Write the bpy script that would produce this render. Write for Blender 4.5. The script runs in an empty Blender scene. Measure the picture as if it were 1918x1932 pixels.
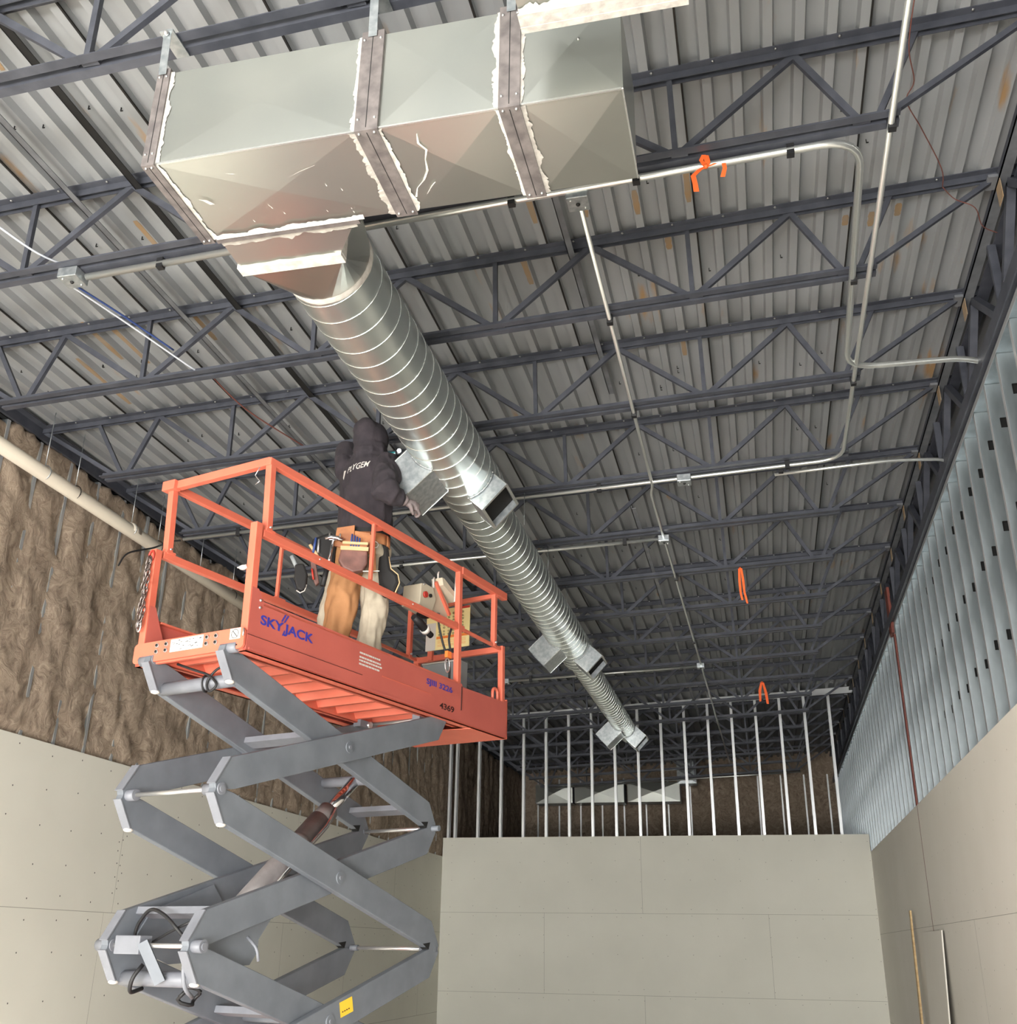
import bpy, math, random
from mathutils import Vector, Matrix, noise
random.seed(7)
S = bpy.context.scene
COL = S.collection
R = math.radians

# ------------------------------------------------------------------ camera
FPX = 1972.32
cd = bpy.data.cameras.new('camera')
cam = bpy.data.objects.new('camera', cd)
COL.objects.link(cam)
S.camera = cam
cd.sensor_fit = 'HORIZONTAL'
cd.sensor_width = 36.0
cd.lens = 36.0 * FPX / 1918.0
cd.clip_start = 0.05
cd.clip_end = 200
yaw, pitch, roll = R(-13.43487975), R(22.61250563), R(0.83771083)
Fv = Vector((math.sin(yaw) * math.cos(pitch), math.cos(yaw) * math.cos(pitch), math.sin(pitch)))
r0 = Vector((math.cos(yaw), -math.sin(yaw), 0)); u0 = r0.cross(Fv)
Rv = r0 * math.cos(roll) + u0 * math.sin(roll)
Uv = -r0 * math.sin(roll) + u0 * math.cos(roll)
m3 = Matrix((Rv, Uv, -Fv)).transposed()
cam.matrix_world = Matrix.Translation((0, 0, 1.9)) @ m3.to_4x4()

# ------------------------------------------------------------------ world, lights, exposure
W = bpy.data.worlds.new('world'); S.world = W; W.use_nodes = True
W.node_tree.nodes['Background'].inputs[0].default_value = (0.72, 0.86, 1.0, 1)
W.node_tree.nodes['Background'].inputs[1].default_value = 1.2
S.view_settings.view_transform = 'Standard'
S.view_settings.look = 'None'
S.view_settings.gamma = 1.0
S.view_settings.use_curve_mapping = False
S.view_settings.exposure = 0.82

def area(name, loc, target, sx, sy, power, col):
    l = bpy.data.lights.new(name, 'AREA'); l.shape = 'RECTANGLE'
    l.size = sx; l.size_y = sy; l.energy = power; l.color = col
    o = bpy.data.objects.new(name, l); COL.objects.link(o)
    o.location = loc
    o.rotation_euler = (Vector(target) - Vector(loc)).to_track_quat('-Z', 'Y').to_euler()
    return o
# daylight through the storefront glazing behind the photographer
area('daylight_window', (-2.0, -4.7, 2.0), (-2.2, 10, 3.4), 6.6, 2.6, 500, (1.0, 0.985, 0.95))
# low sky and sunlit pavement seen through the bottom of the glazing, throwing light upwards
area('daylight_pavement', (-2.8, -4.6, 0.5), (-3.2, 5, 6.0), 5.0, 0.8, 480, (1.0, 0.965, 0.91))
# sun glare high in the same glazing
area('daylight_glare', (-2.6, -4.4, 2.9), (-2.5, 6, 2.6), 1.2, 0.5, 45, (1.0, 0.97, 0.92))
# low sun entering through the opening and landing on the floor
sl = bpy.data.lights.new('sun', 'SUN'); sl.energy = 19; sl.angle = R(1.0); sl.color = (1.0, 0.965, 0.92)
so_ = bpy.data.objects.new('sun', sl); COL.objects.link(so_)
so_.rotation_euler = Vector((-0.24, 1.0, -0.265)).to_track_quat('-Z', 'Y').to_euler()

# ------------------------------------------------------------------ materials
MAT = {}
def lin(c): return tuple(x / 12.92 if x <= 0.04045 else ((x + 0.055) / 1.055) ** 2.4 for x in c)
def base_mat(name, col, rough=0.6, metal=0.0, srgb=True):
    m = bpy.data.materials.new(name); m.use_nodes = True
    b = m.node_tree.nodes['Principled BSDF']
    c = lin(col) if srgb else col
    b.inputs['Base Color'].default_value = (*c, 1)
    b.inputs['Roughness'].default_value = rough
    b.inputs['Metallic'].default_value = metal
    MAT[name] = m
    return m
def N(m, t, **kw):
    n = m.node_tree.nodes.new(t)
    for k, v in kw.items(): setattr(n, k, v)
    return n
def noisy(name, c1, c2, scale=8, rough=0.6, metal=0.0, detail=4, stretch=(1, 1, 1), bump=0.0, rr=0.0, lo=0.35, hi=0.65, bscale=None, bdist=0.01):
    """two-tone noise material in object space with optional bump and roughness variation"""
    m = base_mat(name, c1, rough, metal)
    nt = m.node_tree; b = nt.nodes['Principled BSDF']
    tc = N(m, 'ShaderNodeTexCoord'); mp = N(m, 'ShaderNodeMapping'); mp.inputs['Scale'].default_value = stretch
    nz = N(m, 'ShaderNodeTexNoise'); nz.inputs['Scale'].default_value = scale; nz.inputs['Detail'].default_value = detail
    cr = N(m, 'ShaderNodeValToRGB')
    cr.color_ramp.elements[0].position = lo; cr.color_ramp.elements[1].position = hi
    cr.color_ramp.elements[0].color = (*lin(c1), 1); cr.color_ramp.elements[1].color = (*lin(c2), 1)
    L = nt.links.new
    L(tc.outputs['Object'], mp.inputs[0]); L(mp.outputs[0], nz.inputs['Vector']); L(nz.outputs[0], cr.inputs[0]); L(cr.outputs[0], b.inputs['Base Color'])
    if bump:
        n2 = nz
        if bscale:
            n2 = N(m, 'ShaderNodeTexNoise'); n2.inputs['Scale'].default_value = bscale; n2.inputs['Detail'].default_value = 5
            L(mp.outputs[0], n2.inputs['Vector'])
        bp = N(m, 'ShaderNodeBump'); bp.inputs['Strength'].default_value = bump; bp.inputs['Distance'].default_value = bdist
        L(n2.outputs[0], bp.inputs['Height']); L(bp.outputs[0], b.inputs['Normal'])
    if rr:
        mr = N(m, 'ShaderNodeMapRange'); mr.inputs[3].default_value = rough - rr; mr.inputs[4].default_value = rough + rr
        L(nz.outputs[0], mr.inputs[0]); L(mr.outputs[0], b.inputs['Roughness'])
    return m
noisy('drywall', (0.885, 0.88, 0.84), (0.865, 0.86, 0.82), 1.2, 0.85)
noisy('drywall_warm', (0.88, 0.865, 0.835), (0.86, 0.845, 0.81), 0.9, 0.85)
base_mat('seam', (0.60, 0.59, 0.56), 0.9)
base_mat('screw_dot', (0.30, 0.30, 0.29), 0.7)
noisy('concrete', (0.74, 0.725, 0.69), (0.68, 0.665, 0.63), 2.0, 0.6, bump=0.1)
noisy('block', (0.22, 0.22, 0.23), (0.16, 0.16, 0.17), 3.0, 0.9)
noisy('steel_primer', (0.25, 0.26, 0.295), (0.325, 0.335, 0.37), 9.0, 0.45, 0.25, lo=0.3, hi=0.75)
noisy('steel_pale', (0.50, 0.51, 0.53), (0.42, 0.43, 0.45), 7.0, 0.45, 0.4)
noisy('galv', (0.80, 0.81, 0.785), (0.765, 0.78, 0.76), 2.5, 0.29, 0.93, detail=1)
noisy('galv_round', (0.82, 0.85, 0.84), (0.79, 0.82, 0.815), 2.5, 0.31, 0.86, detail=1)
noisy('galv_dull', (0.66, 0.69, 0.71), (0.78, 0.80, 0.81), 30, 0.42, 0.9, rr=0.08)
noisy('stud_steel', (0.65, 0.685, 0.70), (0.80, 0.84, 0.86), 5, 0.36, 0.85, stretch=(1, 1, 0.3), rr=0.1)
base_mat('stud_edge', (0.86, 0.87, 0.88), 0.35, 0.7)
base_mat('seam_ridge', (0.93, 0.94, 0.93), 0.25, 0.9)
noisy('sealant', (0.70, 0.685, 0.66), (0.61, 0.59, 0.57), 30, 0.75, bump=0.4, stretch=(1, 1, 1))
noisy('sealant_white', (0.82, 0.81, 0.79), (0.70, 0.68, 0.66), 22, 0.7, bump=0.5)
noisy('flange', (0.47, 0.445, 0.44), (0.36, 0.34, 0.34), 16, 0.55, 0.2)
noisy('lift_orange', (0.84, 0.44, 0.35), (0.79, 0.39, 0.31), 5, 0.42, lo=0.3, hi=0.8, bump=0.03)
noisy('lift_panel', (0.74, 0.38, 0.335), (0.70, 0.355, 0.315), 3, 0.45)
noisy('lift_grey', (0.425, 0.445, 0.475), (0.38, 0.40, 0.43), 6, 0.55, 0.0)
noisy('lift_greyend', (0.46, 0.47, 0.50), (0.42, 0.43, 0.46), 8, 0.5, 0.0)
noisy('cyl_grey', (0.50, 0.48, 0.48), (0.42, 0.40, 0.40), 10, 0.45, 0.1)
base_mat('chrome', (0.85, 0.85, 0.86), 0.12, 1.0)
base_mat('black', (0.05, 0.05, 0.055), 0.7)
base_mat('rubber', (0.10, 0.10, 0.11), 0.6)
base_mat('cavity_shade', (0.06, 0.06, 0.06), 0.95)  # near-black colour standing in for the shade inside openings
base_mat('decal_blue', (0.22, 0.22, 0.60), 0.5)
base_mat('decal_dark', (0.22, 0.10, 0.09), 0.6)
base_mat('decal_white', (0.80, 0.78, 0.76), 0.5)
base_mat('decal_yellow', (0.93, 0.76, 0.22), 0.5)
base_mat('sign_cream', (0.93, 0.86, 0.62), 0.55)
base_mat('sign_orange', (0.90, 0.50, 0.22), 0.55)
base_mat('box_cream', (0.76, 0.72, 0.64), 0.5)
base_mat('red', (0.72, 0.22, 0.18), 0.4)
base_mat('bolt', (0.80, 0.80, 0.80), 0.3, 0.8)
base_mat('chain_steel', (0.50, 0.46, 0.45), 0.35, 0.9)
base_mat('conduit', (0.86, 0.87, 0.86), 0.28, 0.85)
base_mat('clip', (0.10, 0.10, 0.11), 0.5)
noisy('pvc', (0.83, 0.80, 0.74), (0.78, 0.745, 0.69), 3, 0.5, stretch=(3, 0.4, 3))
base_mat('wire_white', (0.80, 0.82, 0.86), 0.5)
base_mat('wire_blue', (0.20, 0.28, 0.50), 0.5)
base_mat('wire_red', (0.42, 0.25, 0.22), 0.5)
base_mat('ribbon', (1.0, 0.42, 0.18), 0.6)
noisy('red_primer', (0.45, 0.22, 0.175), (0.38, 0.18, 0.15), 6, 0.6)
noisy('hoodie', (0.205, 0.18, 0.20), (0.165, 0.148, 0.17), 12, 0.95, bump=0.2, bscale=60)
noisy('denim_beige', (0.70, 0.66, 0.59), (0.62, 0.585, 0.52), 10, 0.9, bump=0.2, bscale=30)
noisy('duck_brown', (0.68, 0.49, 0.33), (0.61, 0.43, 0.28), 8, 0.85, bump=0.2, bscale=30)
noisy('leather_tan', (0.70, 0.47, 0.30), (0.58, 0.37, 0.25), 12, 0.6, bump=0.2)
noisy('leather_dark', (0.48, 0.33, 0.30), (0.38, 0.26, 0.24), 14, 0.55, bump=0.2)
base_mat('leather_trim', (0.78, 0.66, 0.50), 0.7)
base_mat('pouch_black', (0.09, 0.085, 0.09), 0.7)
base_mat('glove', (0.44, 0.40, 0.40), 0.85)
base_mat('skin', (0.72, 0.52, 0.43), 0.6)
base_mat('teal', (0.10, 0.45, 0.45), 0.4)
noisy('wood', (0.80, 0.70, 0.52), (0.72, 0.60, 0.43), 4, 0.7, stretch=(1, 1, 8))
base_mat('storage_grey', (0.55, 0.57, 0.58), 0.5)
lm = base_mat('drill_lamp', (1, 1, 1), 0.4)
lm.node_tree.nodes['Principled BSDF'].inputs['Emission Color'].default_value = (1, 1, 1, 1)
lm.node_tree.nodes['Principled BSDF'].inputs['Emission Strength'].default_value = 12

def deck_material():
    m = base_mat('deck', (0.56, 0.56, 0.56), 0.5, 0.15)
    nt = m.node_tree; b = nt.nodes['Principled BSDF']; L = nt.links.new
    tc = N(m, 'ShaderNodeTexCoord')
    mp = N(m, 'ShaderNodeMapping'); mp.inputs['Scale'].default_value = (6, 1.1, 6)
    nz = N(m, 'ShaderNodeTexNoise'); nz.inputs['Scale'].default_value = 1.0; nz.inputs['Detail'].default_value = 3
    cr = N(m, 'ShaderNodeValToRGB')
    cr.color_ramp.elements[0].position = 0.3; cr.color_ramp.elements[1].position = 0.8
    cr.color_ramp.elements[0].color = (*lin((0.60, 0.61, 0.62)), 1)
    cr.color_ramp.elements[1].color = (*lin((0.54, 0.55, 0.56)), 1)
    n2 = N(m, 'ShaderNodeTexNoise'); n2.inputs['Scale'].default_value = 1.0; n2.inputs['Detail'].default_value = 5
    mp2 = N(m, 'ShaderNodeMapping'); mp2.inputs['Scale'].default_value = (5, 0.9, 5)
    c2 = N(m, 'ShaderNodeValToRGB')
    c2.color_ramp.elements[0].position = 0.66; c2.color_ramp.elements[1].position = 0.74
    c2.color_ramp.elements[0].color = (0, 0, 0, 1); c2.color_ramp.elements[1].color = (1, 1, 1, 1)
    mx = N(m, 'ShaderNodeMixRGB'); mx.inputs[2].default_value = (*lin((0.62, 0.50, 0.36)), 1)
    L(tc.outputs['Object'], mp.inputs[0]); L(mp.outputs[0], nz.inputs['Vector']); L(nz.outputs[0], cr.inputs[0])
    L(tc.outputs['Object'], mp2.inputs[0]); L(mp2.outputs[0], n2.inputs['Vector']); L(n2.outputs[0], c2.inputs[0])
    L(cr.outputs[0], mx.inputs[1]); L(c2.outputs[0], mx.inputs[0]); L(mx.outputs[0], b.inputs['Base Color'])
deck_material()
noisy('deck_seam', (0.07, 0.07, 0.07), (0.12, 0.10, 0.08), 4, 0.9)
noisy('rust_stain', (0.56, 0.46, 0.34), (0.53, 0.47, 0.40), 9, 0.8)

def insulation_material(name, dark, light, sc=1.0):
    m = base_mat(name, dark, 0.97)
    nt = m.node_tree; b = nt.nodes['Principled BSDF']; L = nt.links.new
    tc = N(m, 'ShaderNodeTexCoord')
    n0 = N(m, 'ShaderNodeTexNoise'); n0.inputs['Scale'].default_value = 2.2; n0.inputs['Detail'].default_value = 3
    vadd = N(m, 'ShaderNodeVectorMath', operation='MULTIPLY_ADD'); vadd.inputs[1].default_value = (0.5, 0.5, 0.5)
    mp = N(m, 'ShaderNodeMapping'); mp.inputs['Scale'].default_value = (4, 5, 3.6)
    n1 = N(m, 'ShaderNodeTexNoise'); n1.inputs['Scale'].default_value = 1.6; n1.inputs['Detail'].default_value = 9; n1.inputs['Roughness'].default_value = 0.72
    n1.inputs['Distortion'].default_value = 2.2
    cr = N(m, 'ShaderNodeValToRGB')
    cr.color_ramp.elements[0].position = 0.32; cr.color_ramp.elements[0].color = (*lin(dark), 1)
    cr.color_ramp.elements[1].position = 0.68; cr.color_ramp.elements[1].color = (*lin(light), 1)
    bp = N(m, 'ShaderNodeBump'); bp.inputs['Strength'].default_value = 0.55; bp.inputs['Distance'].default_value = 0.03
    L(tc.outputs['Object'], n0.inputs['Vector']); L(n0.outputs[1], vadd.inputs[0]); L(tc.outputs['Object'], vadd.inputs[2])
    L(vadd.outputs[0], mp.inputs[0]); L(mp.outputs[0], n1.inputs['Vector']); L(n1.outputs[0], cr.inputs[0])
    L(cr.outputs[0], b.inputs['Base Color']); L(n1.outputs[0], bp.inputs['Height']); L(bp.outputs[0], b.inputs['Normal'])
insulation_material('insulation', (0.48, 0.415, 0.365), (0.74, 0.67, 0.59))

# ------------------------------------------------------------------ mesh helpers
class MB:
    def __init__(s): s.v = []; s.f = []; s.m = []; s.mats = []; s.sm = []
    def mi(s, mat):
        if mat not in s.mats: s.mats.append(mat)
        return s.mats.index(mat)
    def add(s, vs, fs, mat, smooth=False):
        o = len(s.v); i = s.mi(mat)
        s.v += [tuple(p) for p in vs]
        for f in fs: s.f.append(tuple(o + k for k in f)); s.m.append(i); s.sm.append(smooth)
        return s
    def box(s, lo, hi, mat, M=None):
        x0, y0, z0 = lo; x1, y1, z1 = hi
        vs = [Vector(p) for p in ((x0, y0, z0), (x1, y0, z0), (x1, y1, z0), (x0, y1, z0), (x0, y0, z1), (x1, y0, z1), (x1, y1, z1), (x0, y1, z1))]
        if M: vs = [M @ p for p in vs]
        return s.add(vs, [(0, 3, 2, 1), (4, 5, 6, 7), (0, 1, 5, 4), (1, 2, 6, 5), (2, 3, 7, 6), (3, 0, 4, 7)], mat)
    def bar(s, a, b, w, h, mat, up=(0, 0, 1)):
        """rectangular bar from a to b; w across, h along up"""
        a = Vector(a); b = Vector(b); d = (b - a).normalized(); up = Vector(up)
        if abs(d.dot(up)) > 0.98: up = Vector((0, 1, 0)) if abs(d.y) < 0.9 else Vector((1, 0, 0))
        x = d.cross(up).normalized(); y = x.cross(d).normalized()
        vs = []
        for p in (a, b):
            for sx, sy in ((-1, -1), (1, -1), (1, 1), (-1, 1)): vs.append(p + x * sx * w / 2 + y * sy * h / 2)
        return s.add(vs, [(0, 1, 2, 3), (7, 6, 5, 4), (0, 4, 5, 1), (1, 5, 6, 2), (2, 6, 7, 3), (3, 7, 4, 0)], mat)
    def tube(s, pts, r, mat, n=10, caps=True, smooth=True):
        pts = [Vector(p) for p in pts]; rs = r if isinstance(r, (list, tuple)) else [r] * len(pts)
        vs = []; fs = []; prev = None
        for i, p in enumerate(pts):
            if i == 0: d = pts[1] - p
            elif i == len(pts) - 1: d = p - pts[i - 1]
            else: d = (pts[i + 1] - p).normalized() + (p - pts[i - 1]).normalized()
            d.normalize()
            if prev is None:
                up = Vector((0, 0, 1)) if abs(d.z) < 0.9 else Vector((0, 1, 0))
                x = d.cross(up).normalized()
            else:
                x = (prev - d * prev.dot(d)).normalized()
            prev = x; y = d.cross(x)
            for k in range(n):
                t = 2 * math.pi * k / n
                vs.append(p + (x * math.cos(t) + y * math.sin(t)) * rs[i])
        for i in range(len(pts) - 1):
            for k in range(n):
                a = i * n + k; b2 = i * n + (k + 1) % n
                fs.append((a, b2, b2 + n, a + n))
        s.add(vs, fs, mat, smooth)
        if caps:
            o = len(s.v) - len(vs); i = s.mi(mat)
            s.f.append(tuple(o + k for k in reversed(range(n)))); s.m.append(i); s.sm.append(False)
            e = o + (len(pts) - 1) * n
            s.f.append(tuple(e + k for k in range(n))); s.m.append(i); s.sm.append(False)
        return s
    def cyl(s, a, b, r, mat, n=16, r2=None): return s.tube([a, b], [r, r if r2 is None else r2], mat, n)
    def ball(s, c, r, mat, nu=12, nv=8, sc=(1, 1, 1), M=None):
        vs = []; fs = []; c = Vector(c)
        for j in range(nv + 1):
            ph = math.pi * j / nv
            for i in range(nu):
                t = 2 * math.pi * i / nu
                p = Vector((math.sin(ph) * math.cos(t) * sc[0], math.sin(ph) * math.sin(t) * sc[1], math.cos(ph) * sc[2])) * r
                if M: p = M @ p
                vs.append(c + p)
        for j in range(nv):
            for i in range(nu):
                a = j * nu + i; b = j * nu + (i + 1) % nu
                fs.append((a, a + nu, b + nu, b))
        return s.add(vs, fs, mat, True)
    def prism(s, poly, axis_vec, mat, side=None):
        """poly: list of 3d points (planar); extruded by axis_vec"""
        poly = [Vector(p) for p in poly]; ax = Vector(axis_vec); n = len(poly)
        vs = poly + [p + ax for p in poly]
        s.add(vs, [tuple(reversed(range(n))), tuple(range(n, 2 * n))], mat)
        o = len(s.v) - 2 * n; i = s.mi(side or mat)
        for k in range(n):
            s.f.append((o + k, o + (k + 1) % n, o + n + (k + 1) % n, o + n + k)); s.m.append(i); s.sm.append(False)
        return s
    def quad(s, a, b, c, d, mat): return s.add([a, b, c, d], [(0, 1, 2, 3)], mat)
    def mesh(s, name):
        me = bpy.data.meshes.new(name); me.from_pydata(s.v, [], s.f)
        for m in s.mats: me.materials.append(MAT[m])
        me.polygons.foreach_set('material_index', s.m)
        me.polygons.foreach_set('use_smooth', s.sm)
        me.update()
        return me
    def build(s, name, parent=None, bevel=0):
        return mkobj(name, s.mesh(name), parent, bevel)

def mkobj(name, me, parent=None, bevel=0):
    o = bpy.data.objects.new(name, me); COL.objects.link(o)
    if parent: o.parent = parent
    if bevel:
        b = o.modifiers.new('bevel', 'BEVEL'); b.width = bevel; b.segments = 2; b.limit_method = 'ANGLE'; b.angle_limit = R(40)
    return o
def tag(o, label, cat, group=None, kind=None):
    o['label'] = label; o['category'] = cat
    if group: o['group'] = group
    if kind: o['kind'] = kind
    return o
def thing(name, loc, label, cat, group=None, rz=0):
    o = bpy.data.objects.new(name, None); COL.objects.link(o); o.location = loc; o.rotation_euler = (0, 0, rz)
    o.empty_display_size = 0.2
    return tag(o, label, cat, group)
def struct(o): o['kind'] = 'structure'; return o
def copy_tree(o, parent=None):
    c = o.copy(); COL.objects.link(c)
    if parent: c.parent = parent
    for ch in list(o.children): copy_tree(ch, c)
    return c
ORD = ['', 'first', 'second', 'third', 'fourth', 'fifth', 'sixth', 'seventh', 'eighth', 'ninth', 'tenth', 'eleventh', 'twelfth', 'thirteenth',
       'fourteenth', 'fifteenth', 'sixteenth', 'seventeenth', 'eighteenth', 'nineteenth', 'twentieth']
TENS = {20: 'twenty', 30: 'thirty', 40: 'forty', 50: 'fifty'}
def nth(i):
    if i <= 20: return ORD[i]
    t = i // 10 * 10
    if i == t: return TENS[t][:-1] + 'ieth'
    return TENS[t] + '-' + ORD[i - t]
def bend(pts, r=0.12, n=6):
    """round the corners of a polyline"""
    pts = [Vector(p) for p in pts]; out = [pts[0]]
    for i in range(1, len(pts) - 1):
        a, b, c = pts[i - 1], pts[i], pts[i + 1]
        d1 = (a - b); d2 = (c - b); k = min(r, d1.length * 0.45, d2.length * 0.45)
        p = b + d1.normalized() * k; q = b + d2.normalized() * k
        for j in range(n + 1):
            t = j / n; out.append(p * (1 - t) ** 2 + b * 2 * t * (1 - t) + q * t * t)
    out.append(pts[-1])
    return out

# ------------------------------------------------------------------ room dimensions
XL, XR, YB, YF, YE = -5.46, 1.64, 18.3, -5.0, 25.0
SL = 0.045
def zd(x): return 5.99 + SL * x          # underside of the deck ribs
def zb(x): return 5.46 + SL * x          # underside of the joist bottom chords

# floor
b = MB(); b.box((XL - 0.3, YF - 0.3, -0.15), (XR + 0.5, YE + 0.3, 0), 'concrete'); struct(b.build('floor'))
b = MB(); b.box((-9, -22, -0.2), (5, YF - 0.3, -0.05), 'concrete'); tag(b.build('pavement'), 'pale concrete pavement outside the front opening', 'pavement', kind='structure')

# ceiling: ribbed steel deck running front to back
b = MB()
pitch_x = 0.1524
x = XL - 0.35; prof = []
k = 0
while x < XR + 0.75:
    for dx, dz in ((0, 0), (0.046, 0), (0.057, 0.047), (0.1414, 0.047)): prof.append((x + dx, zd(x + dx) + dz))
    x += pitch_x; k += 1
prof.append((x, zd(x)))
ys = [YF - 0.2] + [YF + 0.8 + i * 1.22 for i in range(0, 25)] + [YE + 0.2]
vs = []; fs = []
for y in ys:
    for px, pz in prof: vs.append((px, y, pz))
n = len(prof)
for j in range(len(ys) - 1):
    for i in range(n - 1): fs.append((j * n + i, j * n + i + 1, (j + 1) * n + i + 1, (j + 1) * n + i))
b.add(vs, fs, 'deck')
b.box((XL - 0.35, YF - 0.2, zd(XL) + 0.45), (XR + 0.8, YE + 0.2, zd(XL) + 0.5), 'block')
# side laps of the deck sheets: a dark open lap beside a folded edge
xs = -0.12
for i in range(-6, 2):
    lx = xs + i * 0.914
    b.box((lx - 0.006, YF, zd(lx) - 0.004), (lx + 0.004, YE, zd(lx) + 0.006), 'deck_seam')
# rust bleeding on rib faces beside the joists (stains with their own shape)
for (sx, sy, ln) in [(-0.42, 5.02, .22), (-0.12, 4.95, .3), (-0.27, 5.42, .2), (-.72, 4.9, .35), (-1.03, 4.8, .5), (0.80, 5.52, .1), (0.95, 5.55, .14), (1.11, 5.5, .12), (-3.02, 2.1, .2), (-3.3, 3.1, .25),
                     (-2.55, 1.9, .2), (-4.24, 5.5, .5), (-4.1, 5.55, .6), (-3.6, 5.5, .4), (-4.6, 6.0, .7), (1.25, 3.6, .6), (-.27, 6.7, .25), (-3.9, 3.5, .3), (-3.3, 4.55, .3), (-1.19, 5.5, .3)]:
    q = round((sx - (XL - 0.35)) / pitch_x); rx = XL - 0.35 + q * pitch_x
    m = 7; pv = []
    for i in range(m + 1):
        y = sy - ln / 2 + ln * i / m; w = (0.021 if 0 < i < m else .014) * random.uniform(.75, 1)
        pv += [(rx + 0.0225 - w, y, zd(rx) - 0.0012), (rx + 0.0225 + w, y, zd(rx) - 0.0012)]
    b.add(pv, [(2 * i, 2 * i + 1, 2 * i + 3, 2 * i + 2) for i in range(m)], 'rust_stain')
# small hanger tabs punched in the recesses
for i in range(150):
    q = random.randint(2, 44); rx = XL - 0.35 + q * pitch_x + 0.1
    ty = random.choice([1.9, 2.3, 3.3, 3.6, 4.6, 4.85, 5.8, 6.1, 7.1, 7.3, 8.4, 9.6, 10.8, 12.1, 13.2]) + random.uniform(-.06, .06)
    z = zd(rx) + 0.046
    b.box((rx - 0.002, ty, z - 0.022), (rx + 0.002, ty + 0.006, z), 'black')
    b.box((rx - 0.002, ty, z - 0.024), (rx + 0.012, ty + 0.006, z - 0.020), 'black')
struct(b.build('ceiling'))

# ------------------------------------------------------------------ walls
def dots_v(b, face, us, zs_, mat='screw_dot', r=0.007):
    for u in us:
        for z in zs_:
            uu = u + random.uniform(-.01, .01); zz = z + random.uniform(-.03, .03)
            if face[0] == 'x': vs = [(face[1], uu + r * math.cos(t), zz + r * math.sin(t)) for t in [i * math.pi / 3 for i in range(6)]]
            else: vs = [(uu + r * math.cos(t), face[1], zz + r * math.sin(t)) for t in [i * math.pi / 3 for i in range(6)]]
            b.add(vs, [tuple(range(6))], mat)
# left wall: gypsum board below, open framing above
HL, HR, HB = 3.345, 3.385, 3.655
b = MB(); b.box((XL - 0.016, YF, 0), (XL, YB, HL), 'drywall')
e = XL + 0.0008
b.box((XL - .001, YF, 2.126 - .002), (e, YB, 2.126 + .002), 'seam')
b.box((XL - .001, YF, 0.906 - .002), (e, YB, 0.906 + .002), 'seam')
for yy in (1.2, 4.86, 8.52, 12.18, 15.84): b.box((XL - .001, yy - .0015, 2.126), (e, yy + .0015, HL), 'seam')
for yy in (3.0, 6.66, 8.4, 12.0, 14.0, 17.2): b.box((XL - .001, yy - .0015, .906), (e, yy + .0015, 2.126), 'seam')
st = [6.56 + 0.406 * i for i in range(0, 29)]
dots_v(b, ('x', e), st, [3.26, 3.0, 2.75, 2.45, 2.2, 2.06, 1.8, 1.5, 1.2])
dots_v(b, ('x', e), [8.52 + .02, 8.5 - .02], [3.2, 3.1, 3.0, 2.9, 2.8, 2.7, 2.6, 2.5, 2.4, 2.3])
struct(b.build('wall_left'))
b = MB(); b.box((XL - 0.26, YF, 0), (XL - 0.20, YE, zd(XL) + 0.2), 'block'); struct(b.build('wall_exterior_left'))
# right wall
b = MB(); b.box((XR, YF, 0), (XR + 0.016, YB, HR), 'drywall_warm')
e = XR - 0.0008
b.box((e, YF, 2.165 - .002), (XR + .001, YB, 2.165 + .002), 'seam')
b.box((e, YF, 0.945 - .002), (XR + .001, YB, 0.945 + .002), 'seam')
b.box((e, 12.36, 0), (XR + .001, 12.385, HR), 'red_primer')
for yy in (7.1, 9.9): b.box((e, yy - .0015, 0.9), (XR + .001, yy + .0015, 2.165), 'seam')
dots_v(b, ('x', e), [7.3 + 0.406 * i for i in range(0, 27)], [3.2, 2.8, 2.4, 2.2, 2.1, 1.8, 1.5], 'seam', .006)
struct(b.build('wall_right'))
b = MB(); b.box((XR + 0.30, YF, 0), (XR + 0.36, YE, zd(XR) + 0.3), 'block'); struct(b.build('wall_exterior_right'))
# back partition
b = MB(); b.box((XL, YB, 0), (XR, YB + 0.016, HB), 'drywall')
e = YB - 0.0008
for z in (2.44, 1.22): b.box((XL, e, z - .002), (XR, YB + .001, z + .002), 'seam')
for xx, z0, z1 in ((-2.02, 2.44, HB), (-3.66, 1.22, 2.44), (-0.02, 1.22, 2.44), (-2.03, 0, 1.22)):
    b.box((xx - .002, e, z0), (xx + .002, YB + .001, z1), 'seam')
dots_v(b, ('y', e), [XL + .17 + .406 * i for i in range(18)], [3.55, 3.25, 2.95, 2.52, 2.38, 2.1, 1.8, 1.28, 1.16], 'seam', .006)
struct(b.build('wall_back'))
# far wall of the space behind the partition
b = MB(); b.box((XL - .2, YE, 0), (XR + .3, YE + .06, zd(0) + .3), 'insulation'); struct(b.build('wall_far'))
# front wall with the big glazed opening behind the photographer
b = MB()
b.box((XL - .2, YF - .12, 3.5), (XR + .8, YF, 6.6), 'drywall'); b.box((XL - .2, YF - .12, 0), (XL + .15, YF, 3.5), 'drywall')
b.box((XR - .25, YF - .12, 0), (XR + .3, YF, 3.5), 'drywall')
struct(b.build('wall_front'))
# ledger angle and track (setting trim)
b = MB(); b.box((XL - .02, YF, zd(XL) - .09), (XL + .006, YE, zd(XL) - 0.0), 'steel_primer'); b.box((XL, YF, zd(XL) - .006), (XL + .07, YE, zd(XL) - .001), 'steel_primer')
struct(b.build('trim_1'))

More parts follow.
